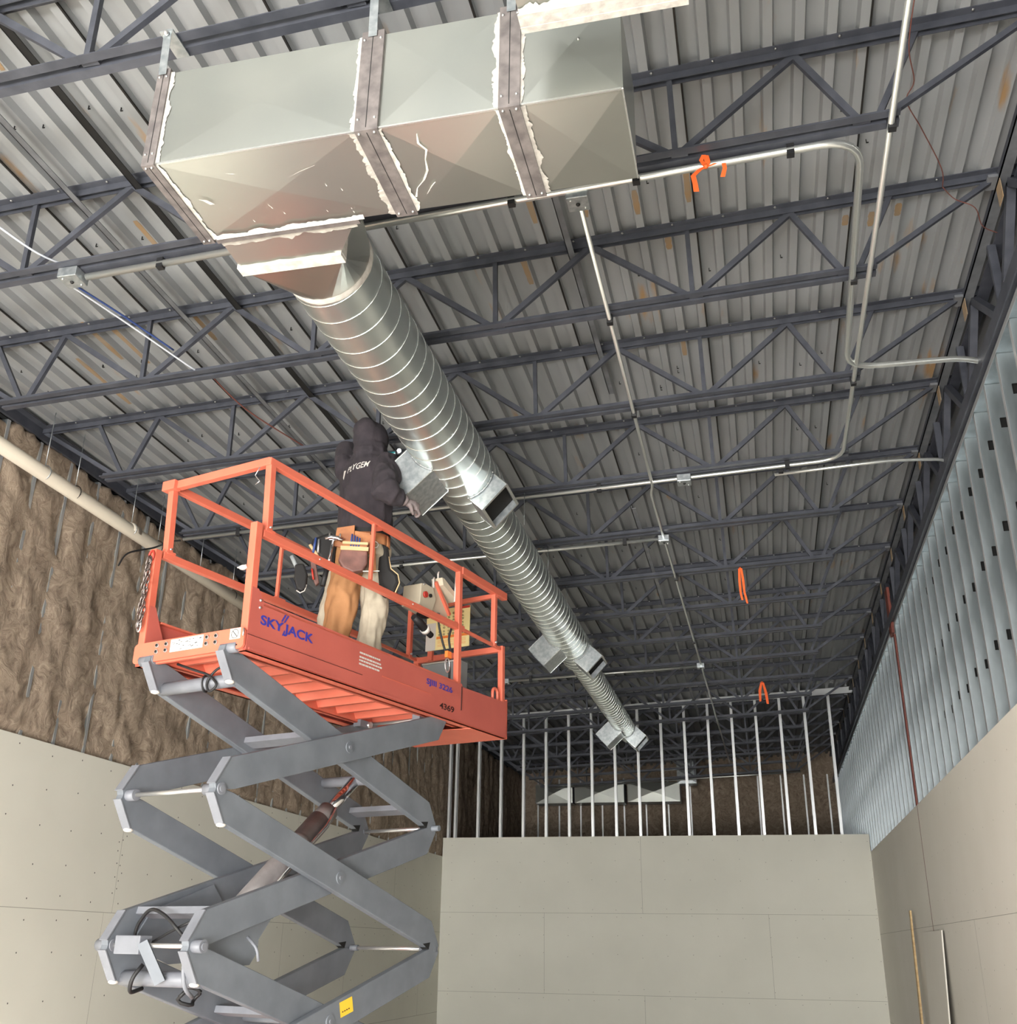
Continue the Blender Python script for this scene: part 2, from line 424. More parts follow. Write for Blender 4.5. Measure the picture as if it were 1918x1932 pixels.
# insulation between the left wall studs
def insulation(name, y0, y1, z0, top, ny, nz):
    vs = []; fs = []
    for i in range(ny + 1):
        y = y0 + (y1 - y0) * i / ny
        t = top(y)
        ph = (y - 6.56) / 0.406; bay = abs(math.sin(math.pi * ph))
        for j in range(nz + 1):
            z = z0 + (t - z0) * j / nz
            p = Vector((0.3, y * 1.7, z * 0.9)); q = Vector((4, y * 4.5, z * 4.0)); w = Vector((9, y * 13, z * 11.0))
            fl = noise.noise(p) * 0.035 + noise.noise(q) * 0.03 + noise.noise(w) * 0.022
            xx = XL - 0.018 + (0.002 + 0.016 * bay ** 0.7) + fl * 0.75
            if j == nz: xx -= .05
            vs.append((max(xx, XL - .15) if z > HL + .03 else min(xx, XL - .03), y + noise.noise(q) * .02, z + noise.noise(w) * .03))
    for i in range(ny):
        for j in range(nz):
            a = i * (nz + 1) + j; fs.append((a, a + nz + 1, a + nz + 2, a + 1))
    b = MB(); b.add(vs, fs, 'insulation', True)
    return b.build(name)
o = insulation('wall_insulation', -1.0, YE, HL - 0.02, lambda y: 5.66 + 0.10 * noise.noise(Vector((y * 2.1, 3, 1))) + .04 * noise.noise(Vector((y * 9, 3, 1))), 620, 56)
tag(o, 'brown fluffy fibreglass insulation filling the left wall above the white boards', 'insulation', kind='stuff')
# ------------------------------------------------------------------ studs
def stud_mesh(h, depth, holes, axis):
    """C-stud standing at the origin, web in the plane perpendicular to the wall; flanges on both edges. axis 'x': depth along +x, faces -y"""
    b = MB(); w = 0.04; t = 0.0016
    zs_ = [0]; hz = sorted(holes)
    hw, hh = 0.019, 0.035
    c = depth / 2
    # web with knock-outs: vertical strips around the holes
    z = 0
    for q in hz:
        b.quad((0, 0, z), (depth, 0, z), (depth, 0, q - hh), (0, 0, q - hh), 'stud_steel')
        b.quad((0, 0, q - hh), (c - hw, 0, q - hh), (c - hw, 0, q + hh), (0, 0, q + hh), 'stud_steel')
        b.quad((c + hw, 0, q - hh), (depth, 0, q - hh), (depth, 0, q + hh), (c + hw, 0, q + hh), 'stud_steel')
        b.quad((c - hw, 0.02, q - hh), (c + hw, 0.02, q - hh), (c + hw, 0.02, q + hh), (c - hw, 0.02, q + hh), 'cavity_shade')  # dark sheet and rims, shade of the hole put into their colour
        b.box((c - hw - .003, -.001, q - hh), (c - hw, .02, q + hh), 'cavity_shade'); b.box((c - hw, -.001, q + hh), (c + hw, .02, q + hh + .003), 'cavity_shade')
        z = q + hh
    b.quad((0, 0, z), (depth, 0, z), (depth, 0, h), (0, 0, h), 'stud_steel')
    b.box((-t, -t, 0), (0, w, h), 'stud_edge'); b.box((depth, -t, 0), (depth + t, w, h), 'stud_edge')
    b.box((-t, w, 0), (0.010, w + t, h), 'stud_edge')
    if axis == 'y':   # turn so depth runs along +y and the web faces -x... flange faces -y
        b.v = [(p[1], p[0], p[2]) for p in b.v]
    return b.mesh('stud')
rh = 5.405
rmesh = [stud_mesh(rh, 0.152, [0.6, 1.8, 2.7, 3.945, 4.545, 5.145], 'x'), stud_mesh(rh, 0.152, [0.6, 1.8, 2.7, 3.91, 4.515, 5.115], 'x')]
i = 0; y = 5.44
while y < YE:
    o = mkobj('metal_stud', rmesh[i % 2]); o.location = (XR + 0.018, y, 0)
    tag(o, 'galvanized steel stud in the right wall, %s from the near end' % nth(i + 1), 'stud', 'galvanized studs of the right wall')
    i += 1; y += 0.406
NR = i
bmesh_h = []
bx = [-5.40, -5.28] + [-4.87 + 0.4055 * i for i in range(16)]
for i, xx in enumerate(bx):
    h = zd(xx) - 0.03
    me = stud_mesh(h, 0.09, [1.0, 4.25, 4.95] if i % 3 else [1.0, 4.35, 5.15], 'y')
    o = mkobj('metal_stud', me); o.location = (xx, YB + 0.018, 0)
    tag(o, 'thin shiny stud of the open back partition, %s from the left corner' % nth(i + 1), 'stud', 'steel studs of the back partition')
lh = zd(XL) - 0.1
lmesh = MB().box((-0.004, 0, 0), (0.0, 0.032, lh), 'stud_edge').box((-0.10, 0.0, 0), (-0.004, 0.002, lh), 'stud_steel').mesh('stud')
i = 0; y = 4.93
while y < YB:
    o = mkobj('metal_stud', lmesh); o.location = (XL - 0.017, y, 0)
    tag(o, 'stud edge half buried in the left wall insulation, %s from the near end' % nth(i + 1), 'stud', 'studs buried in the left wall insulation')
    i += 1; y += 0.406
fmesh = MB().box((0, 0, 0), (0.035, 0.004, 5.6), 'stud_edge').mesh('stud')
for i in range(14):
    o = mkobj('metal_stud', fmesh); o.location = (XL + 0.3 + i * 0.51, YE - .02, 0)
    tag(o, 'pale stud on the dark far wall beyond the partition, %s from the left' % nth(i + 1), 'stud', 'studs of the far wall')
# top tracks
b = MB(); t = thing('metal_track', (XL, YB, zd(XL) - .07), 'shiny sloping steel track along the top of the back partition', 'track')
p0 = Vector((0, 0, 0)); L_ = XR - XL
b.add([(0, .015, -.02), (L_, .015, SL * L_ - .02), (L_, .015, SL * L_ + .065), (0, .015, .065), (0, .115, -.02), (L_, .115, SL * L_ - .02), (L_, .115, SL * L_ + .065), (0, .115, .065)],
      [(0, 1, 2, 3), (5, 4, 7, 6), (3, 2, 6, 7)], 'stud_edge')
b.build('channel', t)
t = thing('metal_track', (XR, 0, 5.42), 'galvanized top track capping the right wall studs under the girder', 'track')
MB().box((0.003, 4.5, -.012), (.17, YE, 0.0), 'stud_steel').box((0.001, 4.5, -.04), (.003, YE, 0.0), 'stud_edge').build('channel', t)

# ------------------------------------------------------------------ bar joists
XB0, XB1 = -4.83, 0.87
def joist():
    t = thing('bar_joist', (0, 0, 0), '', 'joist', 'open web steel bar joists')
    w, g, th = 0.044, 0.032, 0.005
    def chord(x0, x1, zf, top, name, mat):
        b = MB()
        for s in (-1, 1):
            y0 = s * g / 2; y1 = s * (g / 2 + w)
            za0, za1 = zf(x0), zf(x1)
            hz = -th if top else 0
            lo, hi = min(y0, y1), max(y0, y1)
            def slab(ya, yb, d0, d1):
                vs = [(x0, ya, za0 + d0), (x1, ya, za1 + d0), (x1, yb, za1 + d0), (x0, yb, za0 + d0), (x0, ya, za0 + d1), (x1, ya, za1 + d1), (x1, yb, za1 + d1), (x0, yb, za0 + d1)]
                b.add(vs, [(0, 3, 2, 1), (4, 5, 6, 7), (0, 1, 5, 4), (1, 2, 6, 5), (2, 3, 7, 6), (3, 0, 4, 7)], mat)
            slab(lo, hi, hz, hz + th)
            ya, yb = (y0, y0 + s * th)
            slab(min(ya, yb), max(ya, yb), -w if top else th, -th if top else w)
        return b.build(name, t)
    chord(XL - .15, XR + .06, zd, True, 'top_chord', 'steel_primer')
    c = chord(XB0, XB1, zb, False, 'bottom_chord', 'steel_primer')
    # spacers in the gap of the bottom chord
    sp = MB()
    for xx in (-3.75, -2.55, -1.35, -.15, .7):
        sp.bar((xx - .04, 0, zb(xx) + .02), (xx + .04, 0, zb(xx) + .02), .02, .02, 'steel_primer')
    sp.build('spacer', t)
    zt = lambda x: zd(x) - .035
    zl = lambda x: zb(x) + .035
    bot = [-4.66, -3.77, -2.57, -1.37, -.17, .74]
    top = [-4.42, -3.17, -1.97, -.77, .43]
    def web(a, bb, nm, wd=.03):
        m = MB(); m.bar(a, bb, wd, .026, 'steel_primer', up=(0, 1, 0)); m.build(nm, t)
    pairs = [(-4.66, -4.42), (-3.77, -4.42), (-3.77, -3.17), (-2.57, -3.17), (-2.57, -1.97), (-1.37, -1.97), (-1.37, -.77), (-.17, -.77), (-.17, .43), (.72, .43)]
    for bx_, tx in pairs: web((bx_ + (.04 if tx > bx_ else -.04), 0, zl(bx_)), (tx, 0, zt(tx)), 'web_diagonal', .035)
    for vx in (-3.77, -2.57, -1.37, -.17): web((vx, 0, zl(vx)), (vx - .01, 0, zt(vx)), 'web_vertical', .028)
    web((-4.68, 0, zl(-4.68)), (-4.95, 0, zt(-4.95)), 'web_vertical', .03)
    web((.78, 0, zl(.78)), (1.0, 0, zt(1.0)), 'web_vertical', .03)
    web((-4.75, 0, zl(-4.75)), (XL + .02, 0, zt(XL)), 'end_diagonal', .03)
    web((.83, 0, zl(.83)), (XR - .06, 0, zt(XR)), 'end_diagonal', .03)
    return t
J0 = 4.10
proto = joist()
screw = MB(); screw.ball((0, 0, 0), .009, 'bolt', 6, 4, (1, 1, .6)); scm = screw.mesh('screw')
jys = [J0 + 1.22 * k for k in range(-2, 12)] + [18.9, 20.1, 21.3, 22.5, 23.7]
for i, y in enumerate(jys):
    t = proto if i == 0 else copy_tree(proto)
    t.location = (0, y, 0)
    if y < YB: t['label'] = 'dark painted open web steel joist across the ceiling, %s from the camera end' % nth(i + 1)
    else: t['label'] = 'dark open web joist beyond the back partition, %s behind the studs' % nth(i - 13)
    if i < 7:
        for k in range(22):
            o = mkobj('screw', scm, t); xx = -5.14 + .3048 * k
            o.location = (xx, -.045, zd(xx) - .008)
# bridging bars running front to back
def bridging(xx, z, y0, y1, w, h, label, mat):
    b = MB(); b.box((-w / 2, 0, 0), (w / 2, y1 - y0, .005), mat); b.box((-w / 2, 0, 0), (-w / 2 + .005, y1 - y0, h), mat)
    o = b.build('bridging_bar'); o.location = (xx, y0, z); tag(o, label, 'bracing bar', 'bridging bars under the deck')
bridging(-3.51, zd(-3.5) - .075, 1.7, 10, .04, .03, 'pale flat bracing bar under the deck left of the big duct', 'steel_pale')
bridging(-3.12, zd(-3.1) - .075, 1.7, 12, .045, .04, 'dark bracing angle under the deck just left of the big duct', 'black')
bridging(-0.89, zd(-.89) - .085, 4.0, 7.1, .04, .03, 'short pale bracing bar under the deck behind the long thin conduit', 'steel_pale')
bridging(-0.9, zb(-.9) + .06, 8.5, 18, .04, .03, 'long grey bracing bar in the far half of the ceiling', 'steel_pale')

# right girder
t = thing('joist_girder', (0, 0, 0), 'dark steel lattice girder running along the top of the right wall', 'girder')
gx = 1.66
MB().box((gx - .075, 1.0, zd(gx) - .075), (gx - .01, YE, zd(gx) - .068), 'steel_pale').box((gx - .075, 1, zd(gx) - .075), (gx - .068, YE, zd(gx) - .03), 'steel_primer').box((gx + .01, 1.0, zd(gx) - .075), (gx + .09, YE, zd(gx) - .065), 'steel_primer').build('top_chord', t)
MB().box((gx - .06, 1.0, 5.43), (gx - .01, YE, 5.44), 'steel_primer').box((gx + .01, 1, 5.43), (gx + .07, YE, 5.44), 'steel_primer').box((gx - .065, 1, 5.40), (gx - .055, YE, 5.50), 'steel_primer').build('bottom_chord', t)
for k in range(-2, 17):
    y = J0 + 1.22 * k
    if y < 1.2: continue
    for a, c in ((0, .61), (1.22, .61)):
        MB().bar((gx, y + a, zd(gx) - .07), (gx, y + c, 5.45), .05, .05, 'steel_primer', up=(1, 0, 0)).build('web_diagonal', t)
    MB().bar((gx, y + .61, zd(gx) - .07), (gx, y + .61, 5.45), .03, .05, 'steel_primer', up=(1, 0, 0)).build('web_vertical', t)
    MB().box((gx - .13, y - .06, zd(gx) - .07), (gx - .02, y + .06, zd(gx) - .05), 'steel_pale').box((gx - .07, y - .05, zd(gx) - .2), (gx - .066, y + .05, zd(gx) - .07), 'rust_stain').build('bearing_seat', t)
t = thing('steel_column', (1.60, 4.95, 0), 'dark grey steel column plate at the upper right edge', 'column')
MB().box((0.055, -.16, 3.4), (.07, .16, 6.02), 'steel_primer').box((.07, -.01, 3.4), (.27, .01, 6.02), 'steel_primer').build('shaft', t)
t = thing('steel_column', (XR + .0, 12.4, 0), 'rusty red primed steel column standing in the right wall studs', 'column')
MB().box((-.004, -.035, HR), (.012, .035, 5.3), 'red_primer').build('shaft', t)
MB().box((-.03, -.09, 5.3), (.0, .12, 5.85), 'red_primer').build('gusset', t)

# ------------------------------------------------------------------ big rectangular duct
t = thing('rectangular_duct', (0, 0, 0), 'large shiny rectangular sheet metal duct hung across the ceiling', 'duct')
DY0, DY1, DZ0, DZ1 = 2.835, 3.31, 4.70, 5.165
cuts = [(-2.13, -1.28), (-1.20, -0.73), (-0.66, -0.29)]
def cross_panel(b, p, nrm, dep, mat):
    c = sum((Vector(q) for q in p), Vector()) / 4 + Vector(nrm) * dep
    b.add([*p, c], [(0, 1, 4), (1, 2, 4), (2, 3, 4), (3, 0, 4)], mat)
for x0, x1 in cuts:
    b = MB()
    A = [(x0, DY0, DZ0), (x1, DY0, DZ0), (x1, DY1, DZ0), (x0, DY1, DZ0), (x0, DY0, DZ1), (x1, DY0, DZ1), (x1, DY1, DZ1), (x0, DY1, DZ1)]
    cross_panel(b, (A[3], A[2], A[1], A[0]), (0, 0, -1), .010, 'galv')
    cross_panel(b, (A[0], A[1], A[5], A[4]), (0, -1, 0), .008, 'galv')
    cross_panel(b, (A[2], A[3], A[7], A[6]), (0, 1, 0), .008, 'galv')
    cross_panel(b, (A[4], A[5], A[6], A[7]), (0, 0, 1), .008, 'galv')
    b.quad(A[3], A[0], A[4], A[7], 'galv'); b.quad(A[1], A[2], A[6], A[5], 'galv')
    # bright hemmed corner edge
    b.bar((x0, DY0 - .002, DZ0 - .002), (x1, DY0 - .002, DZ0 - .002), .007, .007, 'seam_ridge')
    b.build('duct_section', t)
MB().bar((-.287, DY0, DZ0), (-.287, DY1, DZ0), .006, .006, 'seam_ridge').bar((-.287, DY0, DZ0), (-.287, DY0, DZ1), .005, .005, 'galv').build('corner_seam', t)
for x0, x1 in ((-2.165, -2.11), (-1.285, -1.195), (-0.735, -0.655)):
    b = MB(); e = .014
    b.box((x0, DY0 + .004, DZ0 - e), (x1, DY1 - .004, DZ0 + .004), 'flange'); b.box((x0, DY0 - e, DZ0 - e), (x1, DY0 + .004, DZ1 + e), 'flange')
    b.box((x0, DY1 - .004, DZ0 - e), (x1, DY1 + e, DZ1 + e), 'flange'); b.box((x0, DY0 + .004, DZ1 - .004), (x1, DY1 - .004, DZ1 + e), 'flange')
    xm = (x0 + x1) / 2
    b.box((xm - .0015, DY0 - e - .0006, DZ0 + .0), (xm + .0015, DY0 - e, DZ1), 'black'); b.box((xm - .0015, DY0, DZ0 - e - .0006), (xm + .0015, DY1, DZ0 - e), 'black')
    for yy in (DY0, DY1 - .01):
        b.ball((x0 + .015, yy, DZ0 - e - .002), .006, 'bolt', 6, 4); b.ball((x1 - .015, yy, DZ0 - e - .002), .006, 'bolt', 6, 4)
    for zz in (DZ0 + .04, DZ1 - .03): b.ball((x0 + .012, DY0 - e - .002, zz), .006, 'bolt', 6, 4); b.ball((x1 - .012, DY0 - e - .002, zz), .006, 'bolt', 6, 4)
    b.build('joint_flange', t)
# brushed-on sealant, ragged strips beside the flanges
def ragged(b, p0, p1, side, w, nrm, mat='sealant', n=60, off=.0015, jag=.6, par=None):
    p0, p1, side, nrm = Vector(p0), Vector(p1), Vector(side), Vector(nrm); vs = []; ph = random.uniform(0, 50)
    for i in range(n + 1):
        q = p0.lerp(p1, i / n)
        L0 = (p1 - p0).length * i / n
        ww = w * (1 - jag / 2 + jag * 1.1 * noise.noise(Vector((ph + L0 * 13, 0, 0))) + jag * .6 * noise.noise(Vector((ph + L0 * 45, 4, 0))) + jag * .4 * noise.noise(Vector((ph + L0 * 120, 7, 0))))
        vs += [q + nrm * off, q + side * max(.004, ww) + nrm * (off * .6)]
    m_ = MB(); m_.add(vs, [(2 * i, 2 * i + 1, 2 * i + 3, 2 * i + 2) for i in range(n)], mat); m_.build('sealant_strip', par or t)
D = (0, 0, -1)
_t = t
ragged(b, (-2.11, DY0, DZ0 - .001), (-2.11, DY1, DZ0 - .001), (1, 0, 0), .022, D, 'sealant_white', off=.006)
ragged(b, (-1.285, DY0, DZ0 - .001), (-1.285, DY1, DZ0 - .001), (-1, 0, 0), .035, D, off=.008)
ragged(b, (-1.195, DY0, DZ0 - .001), (-1.195, DY1, DZ0 - .001), (1, 0, 0), .022, D, 'sealant_white', off=.008)
ragged(b, (-.735, DY0, DZ0 - .001), (-.735, DY1, DZ0 - .001), (-1, 0, 0), .018, D, 'sealant_white', off=.008)
ragged(b, (-.655, DY0, DZ0 - .001), (-.655, DY1, DZ0 - .001), (1, 0, 0), .024, D, off=.008)
Fn = (0, -1, 0)
ragged(b, (-2.11, DY0, DZ0), (-2.11, DY0, DZ1), (1, 0, 0), .022, Fn, off=.006)
ragged(b, (-1.285, DY0, DZ0), (-1.285, DY0, DZ1), (-1, 0, 0), .024, Fn, off=.006)
ragged(b, (-.735, DY0, DZ0), (-.735, DY0, DZ1), (-1, 0, 0), .032, Fn, off=.006)
ragged(b, (-.655, DY0, DZ0), (-.655, DY0, DZ1), (1, 0, 0), .018, Fn, off=.006)
# drips and smears
def smear(b, pts, w, mat='sealant_white'):
    vs = []
    for i, (x, y) in enumerate(pts):
        ww = w * (0.5 + abs(math.sin(i * 2.1))) * .6
        vs += [(x - ww, y, DZ0 - .0125), (x + ww, y, DZ0 - .0125)]
    m_ = MB(); m_.add(vs, [(2 * i, 2 * i + 1, 2 * i + 3, 2 * i + 2) for i in range(len(pts) - 1)], mat); m_.build('sealant_drip', t)
smear(b, [(-1.06, 2.88), (-1.07, 2.93), (-1.05, 2.97), (-1.07, 3.02), (-1.08, 3.08), (-1.11, 3.13), (-1.15, 3.17), (-1.17, 3.22)], .006)
smear(b, [(-1.12, 3.21), (-1.09, 3.17), (-1.07, 3.15)], .004)
smear(b, [(-1.62, 3.0), (-1.57, 2.98), (-1.50, 2.96)], .004)
smear(b, [(-2.04, 3.05), (-2.02, 3.06), (-2.0, 3.09)], .012)
smear(b, [(-1.86, 2.93), (-1.83, 2.94), (-1.80, 2.94)], .007)
for k in range(10):
    x = random.uniform(-2.0, -1.4); y = random.uniform(3.05, 3.27)
    smear(b, [(x, y), (x + .002, y + random.uniform(.008, .02))], .0025)
# hanging straps
for x in (-2.14, -1.24, -.69):
    MB().bar((x, DY0 - .02, DZ1 - .02), (x, 2.80, zb(x) + .01), .035, .002, 'galv_dull', up=(0, 1, 0)).box((x - .03, 2.79, zb(x) - .012), (x + .03, 2.93, zb(x) - .004), 'galv_dull').ball((x, 2.79, zb(x) - .02), .012, 'bolt', 8, 5).build('hanger_strap', t)
# small screws and dimples
for x, z in ((-.53, 5.06), (-.44, 4.96)): MB().ball((x, DY0 - .008, z), .006, 'bolt', 8, 5).build('screw', t)

# second duct crossing overhead at the top edge
t = thing('rectangular_duct', (-.60, 0, 4.83), 'short pale rectangular duct stub at the very top edge above the big duct', 'duct')
b = MB(); b.box((0, 1.0, 0), (.56, 2.60, .36), 'galv'); b.build('duct_section', t)
MB().box((-.006, 2.56, -.008), (.565, 2.609, .0), 'sealant').box((-.006, 2.61, -.012), (.565, 2.635, .05), 'sealant').build('joint_flange', t)
b = MB(); ragged(b, (0, 2.56, -.004), (.56, 2.56, -.004), (0, -1, 0), .05, (0, 0, -1), 'sealant_white', off=.001)

# tapered tap and square-to-round fitting
t = thing('duct_transition', (0, 0, 0), 'sheet metal square to round transition under thick white sealant', 'duct fitting')
RX, RZ, RR = -1.895, 5.03, .2286
b = MB()
def rect(x0, x1, z0, z1, y): return [Vector((x0, y, z0)), Vector((x1, y, z0)), Vector((x1, y, z1)), Vector((x0, y, z1))]
q0 = rect(-2.09, -1.47, DZ0, 5.16, DY1 + .01); q1 = rect(-2.095, -1.62, DZ0, 5.19, 3.53)
for k in range(4):
    k2 = (k + 1) % 4; b.quad(q0[k], q1[k], q1[k2], q0[k2], 'galv')
b.build('tap_collar', t)
b = MB()
q2 = rect(-2.095, -1.62, DZ0, 5.19, 3.56)
nseg = 32
circ = [Vector((RX + RR * math.cos(a), 3.98, RZ + RR * math.sin(a))) for a in [2 * math.pi * i / nseg for i in range(nseg)]]
def sqpt(a):
    c = [q2[2], q2[3], q2[0], q2[1]][int(a // (math.pi / 2)) % 4]
    return c
vs = []; fs = []
for i in range(nseg):
    a0 = 2 * math.pi * (i + .001) / nseg; a1 = 2 * math.pi * (i + .999) / nseg
    c = sqpt(a0)
    fs_o = len(vs); vs += [c, circ[i], circ[(i + 1) % nseg]]; fs.append((fs_o, fs_o + 1, fs_o + 2))
corner = [q2[2], q2[3], q2[0], q2[1]]
for kk in range(4):
    idx = int(kk * nseg / 4); o = len(vs)
    vs += [corner[(kk - 1) % 4], corner[kk], circ[idx]]; fs.append((o, o + 1, o + 2))
b.add(vs, fs, 'galv'); b.build('square_to_round', t)
b = MB()
for (p, q) in ((q1, q2),):
    e = .012
    b.box((-2.105, 3.515, DZ0 - e), (-1.61, 3.575, DZ0 + .004), 'sealant_white'); b.box((-1.63, 3.518, DZ0 + .005), (-1.608, 3.572, 5.2), 'sealant_white'); b.box((-2.107, 3.518, DZ0 + .005), (-2.09, 3.572, 5.2), 'sealant_white')
ragged(b, (-2.09, 3.33, DZ0 - .004), (-1.47, 3.33, DZ0 - .004), (0, 1, 0), .04, D, off=.004, n=50)
ragged(b, (-2.09, 3.30, DZ0 - .004), (-1.42, 3.30, DZ0 - .004), (0, -1, 0), .03, D, 'sealant_white', off=.014, n=50)
b.box((-2.1, DY1 - .005, DZ0 - .014), (-1.45, DY1 + .02, DZ0), 'flange')
ragged(b, (-2.09, 3.516, DZ0 - .006), (-1.64, 3.516, DZ0 - .006), (0, -1, 0), .018, D, 'sealant_white', n=50)
b.build('sealant_band', t)
b = MB()  # sealant collar where the round pipe starts
vs = []; n = 40
for i in range(n):
    a = 2 * math.pi * i / n; w0 = .035 + .02 * noise.noise(Vector((i * .6, 2, 0))); 
    for yy, rr in ((3.965 - w0, RR + .004 - .02), (3.985, RR + .006), (4.0 + .4 * w0, RR + .003)):
        vs.append((RX + rr * math.cos(a), yy, RZ + rr * math.sin(a)))
fs = []
for i in range(n):
    j = (i + 1) % n
    for k in range(2): fs.append((3 * i + k, 3 * j + k, 3 * j + k + 1, 3 * i + k + 1))
b.add(vs, fs, 'sealant_white', True); b.build('sealant_collar', t)

# ------------------------------------------------------------------ round spiral duct
def spiral(name, xc, zc, r, y0, y1, pitch, label, rad=.0024, y_taper=None, cap=False):
    t = thing(name, (xc, y0, zc), label, 'duct', 'round spiral duct run')
    n = 48; b = MB()
    prof = [(0, r), (y1 - y0, r)] if not y_taper else [(0, r), (y1 - y0 - y_taper[0], r), (y1 - y0, y_taper[1])]
    vs = []; fs = []
    for yy, rr in prof:
        for i in range(n): a = 2 * math.pi * i / n; vs.append((rr * math.cos(a), yy, rr * math.sin(a)))
    for j in range(len(prof) - 1):
        for i in range(n): a = j * n + i; c = j * n + (i + 1) % n; fs.append((a, a + n, c + n, c))
    b.add(vs, fs, 'galv_round', True)
    if cap: b.add([(r * math.cos(2 * math.pi * i / n), y1 - y0, r * math.sin(2 * math.pi * i / n)) for i in range(n)], [tuple(range(n))], 'galv_round')
    b.build('pipe', t)
    L_ = (y1 - y0 - (y_taper[0] if y_taper else 0)); turns = L_ / pitch; st = int(turns * 36); pts = []
    for i in range(st):
        a = -2 * math.pi * i / 36; pts.append(((r + .001) * math.cos(a), i * pitch / 36, (r + .001) * math.sin(a)))
    s = MB(); s.tube(pts, rad, 'seam_ridge', 4, smooth=True); s.build('spiral_seam', t)
    return t
d1 = spiral('spiral_duct', RX, RZ, RR, 4.0, 6.98, .15, 'widest spiral duct pipe running from the transition past the worker', y_taper=(.09, .195))
MB().tube([(-.226, 1.55, -.04), (-.2255, 1.57, -.0)], .0, 'bolt', 4).quad((-.224, 1.52, -.052), (-.231, 1.52, -.0), (-.231, 1.60, -.0), (-.224, 1.60, -.052), 'decal_yellow').build('yellow_sticker', d1)
MB().quad((-.125, 2.28, -.194), (-.06, 2.28, -.2235), (-.06, 2.36, -.2235), (-.125, 2.36, -.194), 'decal_yellow').build('yellow_sticker', d1)
d2 = spiral('spiral_duct', -1.925, RZ, .195, 6.985, 11.75, .135, 'middle spiral duct pipe between the first and second outlet boxes', y_taper=(.1, .148))
d3 = spiral('spiral_duct', -1.945, RZ, .147, 11.755, 16.5, .13, 'thinnest far spiral duct pipe ending near the back partition', cap=True)

# angled outlet boxes
def boot(xc, zc, r, yc, sgn, label, t_end=.37, w=.25, ln=.36, dark=True, name='duct_outlet'):
    t = thing(name, (xc, yc, zc), label, 'duct outlet', 'square outlet boxes on the spiral duct')
    d = Vector((sgn * .73, 0, -.683)); nn = Vector((.683, 0, sgn * .73)) * 1.0
    b = MB(); st = r * .72
    c0 = d * st; c1 = d * t_end
    def corners(c, ww, ll): return [c - nn * ww / 2 - Vector((0, ll / 2, 0)), c + nn * ww / 2 - Vector((0, ll / 2, 0)), c + nn * ww / 2 + Vector((0, ll / 2, 0)), c - nn * ww / 2 + Vector((0, ll / 2, 0))]
    A = corners(c0, w * 1.0, ln * 1.0); B = corners(c1, w, ln)
    for k in range(4): b.quad(A[k], B[k], B[(k + 1) % 4], A[(k + 1) % 4], 'galv_dull' if name == 'duct_outlet' else 'galv_dull')
    for k in range(4): b.bar(A[k], B[k], .005, .005, 'seam_ridge')
    b.build('box_body', t)
    f = MB(); Bo = corners(c1 + d * .004, w + .012, ln + .012); Bi = corners(c1 + d * .004, w - .03, ln - .03)
    for k in range(4): f.quad(Bo[k], Bo[(k + 1) % 4], Bi[(k + 1) % 4], Bi[k], 'seam_ridge')
    f.build('outlet_frame', t)
    g = MB(); G = corners(c1 - d * .05, w - .004, ln - .004); g.quad(*G, 'cavity_shade'); g.build('interior_shade', t)  # dark sheet set inside the mouth, painted as the shade in the box
    # saddle flange on the pipe
    s = MB()
    for sy in (-1, 1):
        pts = []
        a0 = math.atan2(d.z, d.x); hw = math.asin(min(.95, (w / 2) / r))
        for i in range(13):
            a = a0 - hw + 2 * hw * i / 12; pts.append((math.cos(a) * (r + .003), sy * (ln / 2 + .012), math.sin(a) * (r + .003)))
        s.tube(pts, .007, 'galv_dull', 5)
        if sy == -1:
            for p in pts[::2]: s.ball((p[0], p[1] - .006, p[2]), .006, 'bolt', 6, 4)
    s.build('saddle', t)
    return t
boot(RX, RZ, RR, 6.68, 1, 'square duct outlet with dark opening on the right, nearest the worker', t_end=.328)
boot(RX, RZ, RR, 6.17, -1, 'grey duct outlet held against the duct by the worker', t_end=.434)
boot(-1.925, RZ, .195, 11.34, 1, 'right hand outlet box of the middle pair on the duct', t_end=.352)
boot(-1.925, RZ, .195, 10.82, -1, 'left hand outlet box of the middle pair on the duct', t_end=.40)
boot(-1.945, RZ, .147, 16.2, 1, 'right hand outlet box at the far end of the duct', t_end=.32)
boot(-1.945, RZ, .147, 15.68, -1, 'left hand outlet box at the far end of the duct', t_end=.40)
for i, (x, y, w) in enumerate([(-1.72, 7.76, 'nearest the worker'), (-1.76, 8.98, 'second from the worker'), (-1.8, 10.2, 'third from the worker'), (-1.82, 12.64, 'beyond the middle outlets')]):
    o = MB().tube([(0, 0, 0), (0, 0, zb(x) - 5.1)], .003, 'galv_dull', 5).build('hanger_wire'); o.location = (x, y, 5.1)
    tag(o, 'thin wire hanging the spiral duct from a joist, ' + w, 'hanger wire', 'duct hanger wires')

